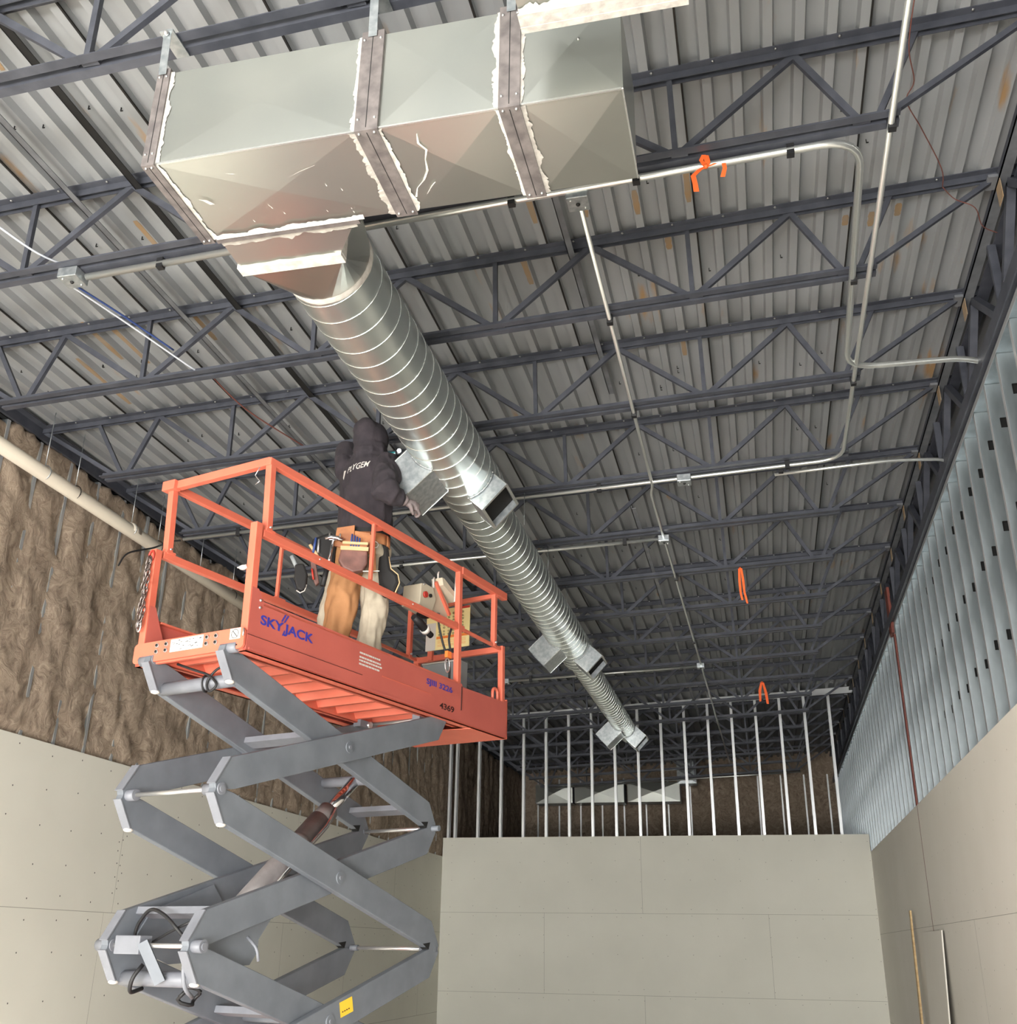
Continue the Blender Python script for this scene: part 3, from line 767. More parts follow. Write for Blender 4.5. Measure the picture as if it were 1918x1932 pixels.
# rectangular ductwork far beyond the partition
t = thing('rectangular_duct', (0, 24, 0), 'three creased silver duct panels seen far off through the partition studs', 'duct')
for x0, x1 in ((-5.0, -4.15), (-4.1, -2.98), (-2.9, -1.74)):
    b = MB(); z0, z1 = 4.93, 5.35
    cross_panel(b, ((x0, 0, z0), (x1, 0, z0), (x1, 0, z1), (x0, 0, z1)), (0, -1, 0), .05, 'galv')
    b.box((x0, 0.01, z0 + .004), (x1, .5, z1), 'galv_dull'); b.build('duct_section', t)
t = thing('rectangular_duct', (0, 23.9, 0), 'upright segmented silver duct rising at the end of the far duct panels', 'duct')
for z0, z1 in ((5.3, 5.62), (5.64, 5.80), (5.82, 5.95)):
    b = MB(); cross_panel(b, ((-1.78, 0, z0), (-1.36, 0, z0), (-1.36, 0, z1), (-1.78, 0, z1)), (0, -1, 0), .04, 'galv_dull'); b.box((-1.78, .012, z0), (-1.36, .4, z1), 'galv_dull'); b.build('duct_section', t)

# ------------------------------------------------------------------ conduits
def conduit(pts, r, label, clips=(), br=.14, cat='conduit'):
    t = thing('electrical_conduit', (0, 0, 0), label, cat, 'electrical conduits under the joists')
    MB().tube(bend(pts, br), r, 'conduit', 10).build('pipe', t)
    for c in clips:
        c = Vector(c); MB().box(c - Vector((.012, .012, .02)) * 1.5, c + Vector((.012, .012, .03)) * 1.5, 'clip').build('clip', t)
    return t
ZC = lambda x: 5.43 + SL * x
CY = 4.155
conduit([(-3.40, CY, ZC(-3.4)), (.70, CY, ZC(.7)), (.76, 6.35, ZC(.8)), (1.5, 6.43, ZC(1.5)), (1.69, 6.5, ZC(1.6) - .03)], .020, 'thick conduit running beside the orange tie then bending away to the right wall',
        [(-2.95, CY, ZC(-2.95)), (-1.0, CY, ZC(-1)), (-.37, CY, ZC(-.37)), (.37, CY, ZC(.37)), (.74, 5.32, ZC(.7))], br=.2)
conduit([(.83, 1.5, ZC(.8)), (.82, 7.78, ZC(.8)), (-4.83, 7.79, ZC(-4.8))], .016, 'long conduit coming down from the top edge and turning left behind the duct',
        [(.83, 4.1, ZC(.8)), (.82, 6.54, ZC(.8)), (.4, 7.78, ZC(.4)), (-1.1, 7.79, ZC(-1.1)), (-2.9, 7.79, ZC(-2.9)), (-4.3, 7.79, ZC(-4.3))], br=.2)
conduit([(.3, 7.87, ZC(-.1) - .01), (1.2, 7.90, ZC(1.2) - .01), (1.60, 7.98, ZC(1.6) - .02), (1.70, 8.13, ZC(1.7) - .04)], .013, 'thin conduit reaching the right wall studs from the joist box', [(.35, 7.84, ZC(.3))], br=.2)
conduit([(-.67, 4.2, ZC(-.67)), (-.67, 7.86, ZC(-.67)), (-.70, 8.0, ZC(-.7)), (-.69, 9.07, ZC(-.7)), (-.64, 13.88, ZC(-.65)), (-.6, 18.2, ZC(-.6)), (-.56, 22, ZC(-.6))], .013, 'long thin conduit running away down the middle of the ceiling',
        [(-.67, 5.36, ZC(-.67)), (-.67, 6.58, ZC(-.67)), (-.67, 10.2, ZC(-.67)), (-.66, 12.64, ZC(-.66))], br=.1)
conduit([(-.70, 9.07, ZC(-.7)), (-4.8, 8.95, ZC(-4.8))], .016, 'conduit crossing left from the second junction box behind the duct', [(-1.05, 9.05, ZC(-1.05)), (-3.2, 9.0, ZC(-3.2))])
conduit([(-.65, 13.88, ZC(-.65)), (-3.28, 13.80, ZC(-3.3))], .016, 'far conduit crossing just above the middle outlet boxes', [(-.9, 13.88, ZC(-.9)), (-2.95, 13.8, ZC(-2.95))])
conduit([(-4.6, 23.7, ZC(-4.6)), (-.4, 23.7, ZC(-.4)), (.87, 23.7, ZC(.87))], .016, 'dim conduit in the dark space beyond the partition')
def jbox(x, y, z, s, label):
    t = thing('junction_box', (x, y, z), label, 'junction box', 'junction boxes on the conduits')
    MB().box((-s, -s, -.03), (s, s, .03), 'galv_dull').build('housing', t, .004)
    MB().ball((0, 0, -.03), .012, 'black', 8, 5).ball((s * .6, s * .6, -.031), .006, 'bolt', 6, 4).ball((-s * .6, -s * .6, -.031), .006, 'bolt', 6, 4).build('knockout', t)
jbox(-3.47, CY - .02, ZC(-3.4) - .005, .058, 'square metal junction box at the left end of the thick conduit')
jbox(-.67, 4.21, ZC(-.67) - .02, .055, 'junction box below the right end of the big rectangular duct')
jbox(-.41, 7.80, ZC(-.4) - .01, .055, 'flat junction box on the joist right of the worker duct outlet')
jbox(-.69, 9.07, ZC(-.7) - .01, .05, 'small junction box where the middle conduit meets the cross conduit')
jbox(-.65, 13.88, ZC(-.65), .05, 'tiny far junction box above the end of the duct')
jbox(-3.29, 13.80, ZC(-3.3), .04, 'small pale box at the left end of the far cross conduit')

def cable(pts, r, mat, label, name='cable'):
    # smooth the run with Catmull-Rom
    P = [Vector(p) for p in pts]; Q = []
    for i in range(len(P) - 1):
        a = P[max(i - 1, 0)]; b_ = P[i]; c = P[i + 1]; d = P[min(i + 2, len(P) - 1)]
        for k in range(6):
            s = k / 6; Q.append(0.5 * ((2 * b_) + (c - a) * s + (2 * a - 5 * b_ + 4 * c - d) * s * s + (3 * b_ - a - 3 * c + d) * s ** 3))
    Q.append(P[-1])
    o = MB().tube(Q, r, mat, 6).build(name)
    return tag(o, label, 'cable')
cable([(-3.52, 4.18, 5.26), (-3.49, 4.7, 5.33), (-3.38, 5.3, 5.345), (-3.355, 5.40, 5.37)], .006, 'wire_white', 'white cable drooping from the left junction box to the next joist')
cable([(-3.50, 4.16, 5.26), (-3.46, 4.6, 5.32), (-3.39, 5.05, 5.345)], .006, 'wire_blue', 'short dark blue cable beside the white one under the left junction box')
cable([(-3.36, 5.40, 5.40), (-3.31, 5.9, 5.36), (-3.14, 6.6, 5.37)], .005, 'wire_red', 'reddish cable running between joists above the lift')
cable([(-3.75, 3.6, 5.40), (-3.65, 3.99, 5.38), (-3.60, 4.2, 5.42)], .006, 'wire_white', 'white cable at the left edge crossing the second joist')
cable([(.94, 3.6, 5.85), (.93, 3.95, 5.79), (.98, 4.19, 5.79), (.96, 4.32, 5.79), (1.06, 4.55, 5.8), (1.2, 4.88, 5.8), (1.23, 5.05, 5.81)], .003, 'wire_red', 'thin brown wire dangling near the top right corner')
cable([(1.23, 5.05, 5.81), (1.31, 5.17, 5.81), (1.43, 5.26, 5.8), (1.50, 5.44, 5.80), (1.6, 5.54, 5.81)], .003, 'wire_red', 'thin brown wire end drooping beside the right girder')
cable([(-4.85, 7.78, 5.2), (-4.93, 7.72, 5.17), (-5.03, 7.66, 5.10), (-5.13, 7.45, 4.98), (-5.17, 7.40, 4.85)], .008, 'black', 'black cable tail hanging by the white pipe')

# orange ribbons
def ribbon(loc, strips, label):
    t = thing('flagging_ribbon', loc, label, 'ribbon', 'orange flagging ribbons')
    b = MB().tube([(-.008, 0, .0), (.008, 0, .005)], .012, 'ribbon', 6); b.build('knot', t)
    for st in strips:
        m = MB(); vs = []
        for i, (x, y, z, w) in enumerate(st): vs += [(x - w, y, z), (x + w, y + .004, z)]
        m.add(vs, [(2 * i, 2 * i + 1, 2 * i + 3, 2 * i + 2) for i in range(len(st) - 1)], 'ribbon'); o = m.build('tail', t)
        so = o.modifiers.new('s', 'SOLIDIFY'); so.thickness = .0015
    return t
ribbon((-.03, 4.11, 5.385), [[(0, 0, 0, .012), (-.03, -.01, -.02, .012), (-.062, -.02, -.06, .012), (-.055, -.02, -.11, .012), (-.052, -.02, -.155, .013)],
                            [(0, 0, 0, .01), (.05, -.01, .005, .009), (.085, -.02, -.01, .01), (.088, -.02, -.04, .01), (.075, -.02, -.09, .011)],
                            [(0, 0, 0, .01), (.01, 0, .03, .014), (.005, .0, .07, .012)], [(0, 0, 0, .01), (-.02, 0, .045, .01), (-.005, .0, .075, .01)]],
       'orange ribbon tied in a bow on the joist beside the big duct')
ribbon((-.03, 10.16, 5.44), [[(-.01, 0, 0, .010), (-.015, 0, -.13, .012), (-.012, 0, -.26, .010), (.0, 0, -.33, .010)], [(.01, -.01, 0, .010), (.02, -.01, -.12, .012), (.024, -.01, -.25, .010), (.045, -.01, -.37, .009)]],
       'orange ribbon hanging straight from a joist in the middle distance')
ribbon((.14, 15.04, 5.42), [[(-.01, 0, 0, .014), (-.04, 0, -.12, .020), (-.045, 0, -.27, .014)], [(.01, 0, 0, .014), (.04, 0, -.15, .020), (.055, 0, -.31, .016)]],
       'forked orange ribbon hanging from a far joist')

# white drain pipe
t = thing('drain_pipe', (-5.2, 0, 5.235), 'long white plastic drain pipe hung along the left wall', 'pipe')
MB().tube([(0, 1.0, 0), (0, 14.5, -.02)], .057, 'pvc', 20).build('pipe', t)
MB().tube([(0, 7.5, 0), (0, 7.62, 0)], .060, 'pvc', 20).build('coupling', t)
for k, y in enumerate((6.32, 6.71, 7.53, 7.97, 8.75, 9.43)):
    top = zd(-5.2) - .0 - 5.235
    yy = y
    MB().tube([(0.0, yy, .055), (0.0, yy, top)], .004, 'galv_dull', 6).tube([(.061 * math.cos(a), yy, .061 * math.sin(a)) for a in [2 * math.pi * i / 20 for i in range(21)]], .004, 'black' if k % 2 else 'galv_dull', 5, caps=False).build('hanger_rod', t)

# leaning board offcuts in the far right corner
o = MB().prism([(1.50, 13.36, 0), (1.50, 13.52, 0), (1.585, 13.80, 2.36), (1.585, 13.72, 2.36)], (.02, 0, 0), 'wood').build('wood_board')
tag(o, 'narrow pale wooden board leaning in the far right corner', 'board')
t = thing('drywall_sheet', (0, 0, 0), 'tall board sheet leaning on the right wall left of its seam', 'board')
MB().prism([(1.49, 11.50, 0), (1.49, 12.9, 0), (1.60, 12.9, 2.11), (1.60, 11.55, 2.11)], (.013, 0, 0), 'drywall_warm').build('panel', t)

# ================================================================== scissor lift
lift = thing('scissor_lift', (-2.942, 4.957, 0), 'orange scissor lift with grey folding arms raised under the round duct', 'scissor lift', rz=R(73.898))
def P(u, v, z): return Vector((u, -v, z))
def lbox(b, u0, u1, v0, v1, z0, z1, mat): return b.box((u0, -v1, z0), (u1, -v0, z1), mat)
OR, PN, GR = 'lift_orange', 'lift_panel', 'lift_grey'
def text_mesh(body, size, shear=0.0, extrude=0.0006, bold=0.0, space=1.0):
    cu = bpy.data.curves.new('lettering', 'FONT'); cu.body = body; cu.size = size; cu.shear = shear; cu.extrude = extrude
    cu.align_x = 'LEFT'; cu.offset = bold; cu.space_character = space
    o = bpy.data.objects.new('lettering', cu); COL.objects.link(o)
    dg = bpy.context.evaluated_depsgraph_get(); dg.update()
    me = bpy.data.meshes.new_from_object(o.evaluated_get(dg))
    bpy.data.objects.remove(o); bpy.data.curves.remove(cu)
    return me
def lettering(parent, body, size, mat, u, v, z, width=None, shear=0.0, bold=0.0, sign=1):
    me = text_mesh(body, size, shear, bold=bold); me.materials.clear(); me.materials.append(MAT[mat])
    w = max(p.co.x for p in me.vertices) if len(me.vertices) else 1
    k = (width / w) if width else 1
    for p in me.vertices:
        x, y, zz = p.co; q = P(u + x * k, v + .001 + zz, z + y); p.co = q
    return mkobj('lettering', me, parent)

# --- side panels
def side_panel(sgn):
    b = MB(); vo, vi = .405 * sgn, .385 * sgn; v0, v1 = min(vo, vi), max(vo, vi)
    pts = [(0.0, 3.31), (2.76, 3.31), (2.78, 3.33), (2.78, 3.60), (2.74, 3.575), (2.15, 3.565), (2.13, 3.585), (.10, 3.60), (.05, 3.66), (.0, 3.66)]
    b.prism([P(u, v0, z) for u, z in pts], P(0, v1 - v0, 0), PN)
    lbox(b, 0, 2.76, min(vo, vo - sgn * .07), max(vo, vo - sgn * .07), 3.31, 3.318, OR)
    lbox(b, 0.1, 2.1, min(vo, vo - sgn * .05), max(vo, vo - sgn * .05), 3.578, 3.588, OR)
    o = b.build('side_panel', lift)
    # raised edge bead, overlap of the sliding deck, slots
    c = MB(); e = vo + sgn * .002
    c.bar(P(.02, e, 3.325), P(2.1, e, 3.325), .006, .012, PN); c.bar(P(2.13, e, 3.40), P(2.13, e, 3.565), .006, .006, 'decal_dark')
    c.bar(P(1.2, e, 3.435), P(1.75, e, 3.435), .003, .004, 'lift_orange')
    c.bar(P(.0, e, 3.398), P(1.0, e, 3.398), .003, .002, 'decal_dark')
    c.build('edge_bead', o)
    k = MB()
    for u, z in ((.07, 3.60), (.07, 3.56)): k.ball(P(u, e, z), .008, 'bolt', 8, 5)
    k.build('bolt', o)
    return o
sp = side_panel(1); side_panel(-1)
lettering(sp, 'SKY', .072, 'decal_blue', .085, .406, 3.475, width=.185, bold=.0018)
lettering(sp, 'JACK', .072, 'decal_blue', .285, .406, 3.475, width=.24, bold=.0018)
b = MB()
for d in (0, .022): b.add([P(.245 + d, .4075, 3.53), P(.256 + d, .4075, 3.53), P(.285 + d, .4075, 3.575), P(.272 + d, .4075, 3.575)], [(0, 1, 2, 3)], 'decal_blue')
b.add([P(.262, .4075, 3.455), P(.272, .4075, 3.455), P(.285, .4075, 3.48), P(.278, .4075, 3.49)], [(0, 1, 2, 3)], 'decal_blue')
b.build('lettering', sp)
lettering(sp, 'SJIII 3226', .052, 'decal_blue', 1.69, .406, 3.495, width=.32, bold=.0008)
lettering(sp, '4369', .055, 'decal_dark', 1.86, .406, 3.365, width=.18, bold=.001)
b = MB()
for k, z in enumerate((3.523, 3.497, 3.477, 3.455)):
    u = .96 + .0 * k
    while u < 1.17:
        l = random.uniform(.012, .035); b.add([P(u, .4068, z), P(u + l, .4068, z), P(u + l, .4068, z + .011), P(u, .4068, z + .011)], [(0, 1, 2, 3)], 'decal_white'); u += l + .003
b.build('fine_print', sp)

# --- end plate with bolts and labels
b = MB(); pts = []
for cv, cz, a0 in ((.375, 3.41, 0), (-.375, 3.41, 90), (-.375, 3.34, 180), (.375, 3.34, 270)):
    for k in range(5):
        a = R(a0 + k * 22.5); pts.append(P(-.022, cv + .03 * math.cos(a), cz + .022 * math.sin(a)))
b.prism(pts, P(.014, 0, 0), OR); ep = b.build('end_plate', lift)
b = MB()
for v in (-.225, -.155, .145, .21):
    for z in (3.405, 3.37): b.cyl(P(-.030, v, z), P(-.022, v, z), .013, 'bolt', 10).cyl(P(-.034, v, z), P(-.030, v, z), .007, 'black', 8)
b.build('bolt', ep)
b = MB(); lbox(b, -.0235, -.022, -.125, .115, 3.355, 3.425, 'decal_white'); k = MB()
random.seed(3)
for i in range(26):
    v = random.uniform(-.115, .10); z = random.uniform(3.362, 3.415); lbox(k, -.0245, -.0235, v, v + random.uniform(.006, .014), z, z + .003, 'black')
lb = b.build('label_plate', ep); k.build('print', lb)
b = MB(); lbox(b, -.0235, -.022, .305, .378, 3.372, 3.43, 'decal_white'); lb = b.build('label_plate', ep)
k = MB(); cc = P(-.0245, .341, 3.40); k.tube([cc + P(0, .024 * math.cos(a), .024 * math.sin(a)) for a in [2 * math.pi * i / 20 for i in range(21)]], .0015, 'black', 4, caps=False); k.bar(cc + P(0, -.016, .016), cc + P(0, .016, -.016), .003, .002, 'black', up=(1, 0, 0)); k.build('print', lb)
k = MB()
for v in (-.365, .345): lbox(k, -.0235, -.022, v, v + .018, 3.335, 3.343, 'black')
k.build('slot', ep)
b = MB(); b.cyl(P(-.03, .405, 3.42), P(-.03, .405, 3.38), .004, 'bolt'); lbox(b, 0.0, .02, -.40, .40, 3.31, 3.43, OR); b.build('end_frame', lift)

# --- deck pan, cross members, long members
b = MB(); lbox(b, .0, 2.76, -.385, .385, 3.400, 3.418, OR); dp = b.build('platform_deck', lift)
b = MB()
for i in range(11):
    u = .16 + i * .205
    b.prism([P(u, -.37, 3.400), P(u + .035, -.37, 3.345), P(u + .06, -.37, 3.345), P(u + .06, -.37, 3.400)], P(0, .74, 0), OR)
b.build('cross_member', dp)
b = MB()
for v in (-.27, .27):
    lbox(b, .02, 2.3, v - .004, v + .004, 3.325, 3.40, OR); lbox(b, .02, 2.3, v - .03, v + .004, 3.325, 3.331, OR)
b.build('long_member', dp)
b = MB(); b.prism([P(2.18, -.385, 3.31), P(2.76, -.385, 3.31), P(2.76, .385, 3.31), P(2.30, .385, 3.31), P(2.24, 0, 3.31)], P(0, 0, -.004), OR)
lbox(b, 2.765, 2.78, -.405, .405, 3.31, 3.60, OR); b.build('sliding_deck', lift)
b = MB()
for v in (-.27, .22): lbox(b, 1.86, 2.06, v - .03, v + .03, 3.30, 3.345, 'lift_greyend'); b.cyl(P(1.96, v - .045, 3.322), P(1.96, v + .045, 3.322), .022, 'bolt', 12)
b.build('slide_block', lift)

# --- guard rails
def rail(a, c, s=.038, name='rail', mat=OR, par=lift, h=None):
    b = MB(); b.bar(a, c, s, h or s, mat); return b.build(name, par, .003)
for sg in (1, -1):
    v = .38 * sg
    rail(P(0.02, v, 3.42), P(.005, v, 4.03 if sg > 0 else 4.0), .048, 'corner_post')
    rail(P(0.05, v, 3.985), P(2.16, v, 3.985), .036, 'mid_rail', h=.042)
    rail(P(2.14, v, 3.985), P(2.70, v, 3.975), .022, 'mid_rail')
    rail(P(.09, v, 4.0), P(.065, v, 4.40), .042, 'upper_post')
    rail(P(.04, v, 4.42), P(2.14, v, 4.415), .038, 'top_rail', h=.045)
    rail(P(2.1, v + .004 * sg, 4.41), P(2.75, v + .004 * sg, 4.395), .048, 'top_rail', h=.055)
    rail(P(1.05, v, 3.99), P(1.05, v, 4.41), .022, 'short_post')
    rail(P(2.11, v, 3.40), P(2.09, v, 4.40), .040, 'post')
    rail(P(2.60, v, 3.97), P(2.60, v, 4.38), .036, 'upper_post')
    rail(P(2.73, v, 3.50), P(2.72, v, 4.0), .040, 'corner_post')
    # flanges, pins and lugs
    b = MB()
    b.bar(P(.06, v, 4.01), P(.13, v, 4.01), .05, .012, OR); b.bar(P(1.02, v, 4.01), P(1.12, v, 4.01), .03, .01, OR); b.bar(P(1.05, v, 4.36), P(1.13, v, 4.395), .006, .03, OR)
    b.cyl(P(.09, v - .03, 4.03), P(.09, v + .03, 4.03), .006, 'bolt', 8); b.cyl(P(2.60, v - .03, 4.0), P(2.60, v + .03, 4.0), .008, 'bolt', 8)
    b.ball(P(.53, v + .02 * sg, 3.985), .006, 'bolt', 6, 4); b.ball(P(1.5, v + .02 * sg, 3.985), .006, 'bolt', 6, 4)
    b.build('rail_bracket', lift)
    b = MB(); b.tube([P(.03, v + .0, 3.97 - .03) + P(0, .03 * sg, 0)] + [P(.03 + .035 * math.cos(a), v + .03 * sg, 3.90 + .04 * math.sin(a)) for a in [R(90 + i * 25) for i in range(10)]], .004, OR, 6); b.build('lock_ring', lift)
    b = MB(); b.tube([P(2.60, v, 3.55), P(2.60, v, 3.62)] + [P(2.635 + .035 * math.cos(a), v, 3.625 + .035 * math.sin(a)) for a in [R(180 - i * 30) for i in range(7)]] + [P(2.67, v, 3.55)], .012, OR, 8); b.build('lifting_lug', lift)
rail(P(.065, -.42, 4.425), P(.065, .38, 4.425), .042, 'end_rail', h=.05)
rail(P(.045, -.43, 4.42), P(.045, -.33, 4.42), .055, 'rail_sleeve', h=.06)
rail(P(2.62, -.36, 4.36), P(2.62, .40, 4.37), .034, 'end_rail')
rail(P(2.71, -.40, 3.97), P(2.71, .38, 3.975), .034, 'end_rail', h=.045)
b = MB(); b.tube([P(.03, .33, 4.39), P(.02, .325, 4.36), P(.03, .30, 4.345), P(.03, .32, 4.32), P(.03, .34, 4.30), P(.03, .31, 4.285)], .003, 'bolt', 5); b.build('wire_hook', lift)
b = MB(); b.ball(P(-.02, .34, 3.77), .02, 'decal_white', 8, 6, (1, 1.4, .7)); b.tube([P(-.02, .36, 3.78), P(-.02, .30, 3.775)], .005, 'decal_white', 5); b.build('cable_tie', lift)
b = MB()
for v in (-.38, .38): MB().prism([P(0.0, v - .02 * (1 if v > 0 else -1), 3.42), P(.16, v - .02 * (1 if v > 0 else -1), 3.42), P(.04, v - .02 * (1 if v > 0 else -1), 3.66), P(0, v - .02 * (1 if v > 0 else -1), 3.66)], P(0, .005, 0), PN).build('gusset', lift)
pass
# gate chain, hanging doubled beside the left corner post
ch = thing('safety_chain', (0, 0, 0), 'bunched steel gate chain hanging beside the left corner post of the lift', 'chain')
Mx = Matrix.Translation(lift.location) @ Matrix.Rotation(R(73.898), 4, 'Z')
b = MB()
def torus(b, c, ax1, ax2, a, bb, r, mat):
    c = Vector(c); pts = [c + Vector(ax1) * a * math.cos(t) + Vector(ax2) * bb * math.sin(t) for t in [2 * math.pi * i / 12 for i in range(13)]]
    b.tube(pts, r, mat, 5, caps=False)
for s in range(3):
    for i in range(11):
        z = 3.93 - i * .037 - s * .01; off = .012 * math.sin(i * 1.3 + s * 2)
        c = P(-.035 - .008 * s, -.375 + off + (s - 1) * .014, z)
        if (i + s) % 2: torus(b, c, P(0, 1, 0), P(0, 0, 1), .011, .024, .0038, 'chain_steel')
        else: torus(b, c, P(1, 0, 0), P(0, .3, 1), .011, .024, .0038, 'chain_steel')
me = b.mesh('chain_links'); o = mkobj('chain_links', me, ch); o.matrix_local = Mx
b = MB(); torus(b, P(-.03, -.375, 3.955), P(0, 1, 0), P(0, 0, 1), .02, .03, .006, 'red'); torus(b, P(-.04, -.375, 3.53), P(0, 1, 0), P(0, 0, 1), .014, .03, .006, 'bolt')
o = b.build('snap_hook', ch); o.matrix_local = Mx

# --- scissor arms
ZN = [3.335, 2.61, 1.885, 1.16, .435]
def arm(zc, rising, v, label=None):
    """bent-ended box arm pinned at both ends; rising True: left end low"""
    prof = [(-1.035, .375), (-1.045, .34), (-.955, .20), (.90, -.352), (1.03, -.385), (1.045, -.34), (.955, -.20), (-.90, .352)]
    if rising: prof = [(u, -z) for u, z in prof][::-1]
    w = .046
    b = MB(); b.prism([P(1.0 + u, v - w / 2, zc + z) for u, z in prof], P(0, w, 0), GR)
    o = b.build('scissor_arm', lift, .004)
    k = MB()
    sgn = 1 if v > 0 else -1
    k.cyl(P(1.0, v, zc), P(1.0, v + sgn * (w / 2 + .006), zc), .034, GR, 20); k.cyl(P(1.0, v, zc), P(1.0, v + sgn * (w / 2 + .011), zc), .012, 'lift_greyend', 10)
    k.build('centre_pin', o)
    # bright bevelled end strap at the left-hand end, with white nylon pad
    k = MB(); s_ = -1 if rising else 1
    a_ = P(1.0 - 1.047, v, zc + s_ * .34); c_ = P(1.0 - .958, v, zc + s_ * .20)
    k.bar(a_ + P(-.004, 0, 0), c_ + P(-.004, 0, 0), .056, .006, 'lift_greyend', up=P(-1, 0, -s_ * .5)); k.build('end_strap', o)
    if not rising:
        k = MB(); k.ball(c_ + P(.008, 0, -.006), .026, 'decal_white', 12, 6, (1, 1, .45)); k.build('wear_pad', o)
    # dark solid wedge at the right-hand end, coloured as shade inside the open box
    f_ = 1 if rising else -1
    if not rising:
        k = MB(); k.prism([P(1.865, v - .0245, zc - .334), P(1.945, v - .0245, zc - .325), P(1.93, v - .0245, zc - .366)], P(0, .049, 0), 'cavity_shade'); k.build('open_end_shade', o)
    return o
VO, VI = .325, .272
for i in range(4):
    zc = (ZN[i] + ZN[i + 1]) / 2; outer_rising = (i % 2 == 0)
    for sg in (1, -1):
        arm(zc, outer_rising, VO * sg); arm(zc, not outer_rising, VI * sg)
# pin knuckles at the nodes
for i, z in enumerate(ZN):
    for u in (0.0, 2.0):
        b = MB()
        for sg in (1, -1):
            b.cyl(P(u, (VI - .028) * sg, z), P(u, (VO + (.030 if u == 0 else .024)) * sg, z), .030 if u == 0 else .018, 'lift_greyend' if u == 0 else 'lift_grey', 18)
            if u == 0: b.cyl(P(u, (VO + .03) * sg, z), P(u, (VO + .036) * sg, z), .018, 'lift_greyend', 12)
        b.cyl(P(u, -VI, z), P(u, VI, z), .012, 'bolt', 10)
        b.build('hinge_pin', lift)
# cross tubes
b = MB(); b.cyl(P(.10, -.27, 3.19), P(.10, .27, 3.19), .036, 'lift_greyend', 20); b.build('cross_tube', lift)
b = MB(); b.cyl(P(.10, -.27, 1.735), P(.10, .27, 1.735), .036, 'lift_greyend', 20); b.build('cross_tube', lift)
for u, z in ((1.86, 2.72), (.16, 2.04), (.80, 3.01), (.80, 1.56)):
    b = MB(); b.bar(P(u, -.26, z), P(u, .26, z), .09, .035, 'lift_greyend', up=(.25, 0, 1)); b.build('cross_plate', lift)
for z in (.8, 1.52, 2.25, 2.97):
    b = MB(); b.cyl(P(1, -.25, z), P(1, .25, z), .022, GR, 14); b.build('cross_tube', lift)
# hydraulic cylinder and its lever plate
c0, c1 = P(.56, 0, 2.03), P(1.52, 0, 2.86); dd = (c1 - c0).normalized()
b = MB(); b.cyl(c0, c0 + dd * .86, .068, 'cyl_grey', 28); b.cyl(c0 + dd * .80, c0 + dd * .96, .062, 'cyl_grey', 28); b.cyl(c0 + dd * .60, c0 + dd * .655, .071, 'cyl_grey', 28)
hc = b.build('lift_cylinder', lift)
b = MB(); b.cyl(c0 + dd * .95, c1, .036, 'chrome', 20); b.build('cylinder_rod', hc)
b = MB(); b.tube([c0 + dd * .2 + P(0, .09, .0), c0 + dd * .8 + P(0, .09, 0), c0 + dd * .95 + P(0, .06, .02)], .009, 'chrome', 8); b.build('hydraulic_line', hc)
for v in (.235, -.235):
    b = MB(); pts = [(.10, 1.90), (.24, 1.835), (.36, 1.795), (.45, 1.80), (.50, 1.86), (.50, 1.92), (.58, 2.02), (.70, 2.12), (.62, 2.20), (.20, 2.05)]
    b.prism([P(u, v - .006, z) for u, z in pts], P(0, .012, 0), GR); b.build('lever_plate', lift)
b = MB(); b.cyl(P(.58, -.24, 2.05), P(.58, .24, 2.05), .03, 'lift_greyend', 16); b.build('cylinder_pin', lift); b = MB(); b.cyl(P(1.53, -.26, 2.87), P(1.53, .26, 2.87), .032, 'lift_greyend', 16); b.build('cylinder_pin', lift)
# hoses and sensor bracket near the lower left node
b = MB()
b.tube(bend([P(.03, .18, 1.93), P(.02, .05, 2.03), P(.06, -.10, 2.06), P(.08, -.2, 1.97), P(.10, -.22, 1.88)], .12), .009, 'rubber', 8)
b.tube(bend([P(.05, .22, 2.0), P(.05, .10, 1.96), P(.06, -.05, 1.90), P(.10, -.18, 1.86)], .1), .007, 'rubber', 8)
b.tube(bend([P(.02, .25, 1.93), P(.0, .235, 1.80), P(.02, .24, 1.70), P(.10, .22, 1.66)], .06), .010, 'lift_greyend', 8)
b.tube(bend([P(.35, .30, 1.93), P(.36, .36, 1.88), P(.38, .36, 1.82)], .05), .008, 'lift_greyend', 8)
b.tube(bend([P(.02, -.05, 1.80), P(-.02, -.07, 1.74), P(.0, -.1, 1.67), P(.1, -.12, 1.69)], .05), .010, 'rubber', 8)
b.tube([P(.2 + .06 * math.cos(t), .1 + .02 * math.sin(3 * t), 1.66 + .04 * math.sin(t)) for t in [i * .5 for i in range(20)]], .009, 'rubber', 8)
b.build('hydraulic_hose', lift)
b = MB(); b.tube(bend([P(.06, .26, 3.27), P(.06, .15, 3.25), P(.05, .10, 3.18), P(.05, .13, 3.12), P(.05, .19, 3.16), P(.05, .12, 3.22), P(.05, 0, 3.26), P(.06, -.14, 3.31)], .05), .007, 'rubber', 8)
b.tube([P(.10 + .038 * math.cos(t), .03 + .03 * math.sin(t * .5), 3.19 + .045 * math.sin(t)) for t in [i * .45 for i in range(16)]], .006, 'rubber', 6); b.build('hydraulic_hose', lift)
b = MB(); lbox(b, -.05, .03, -.19, -.02, 1.845, 1.93, 'lift_greyend'); k = b.build('sensor_box', lift, .004)
b = MB(); b.bar(P(-.03, -.02, 1.90), P(.04, .06, 1.72), .05, .05, 'lift_grey'); b.build('sensor_bracket', lift)
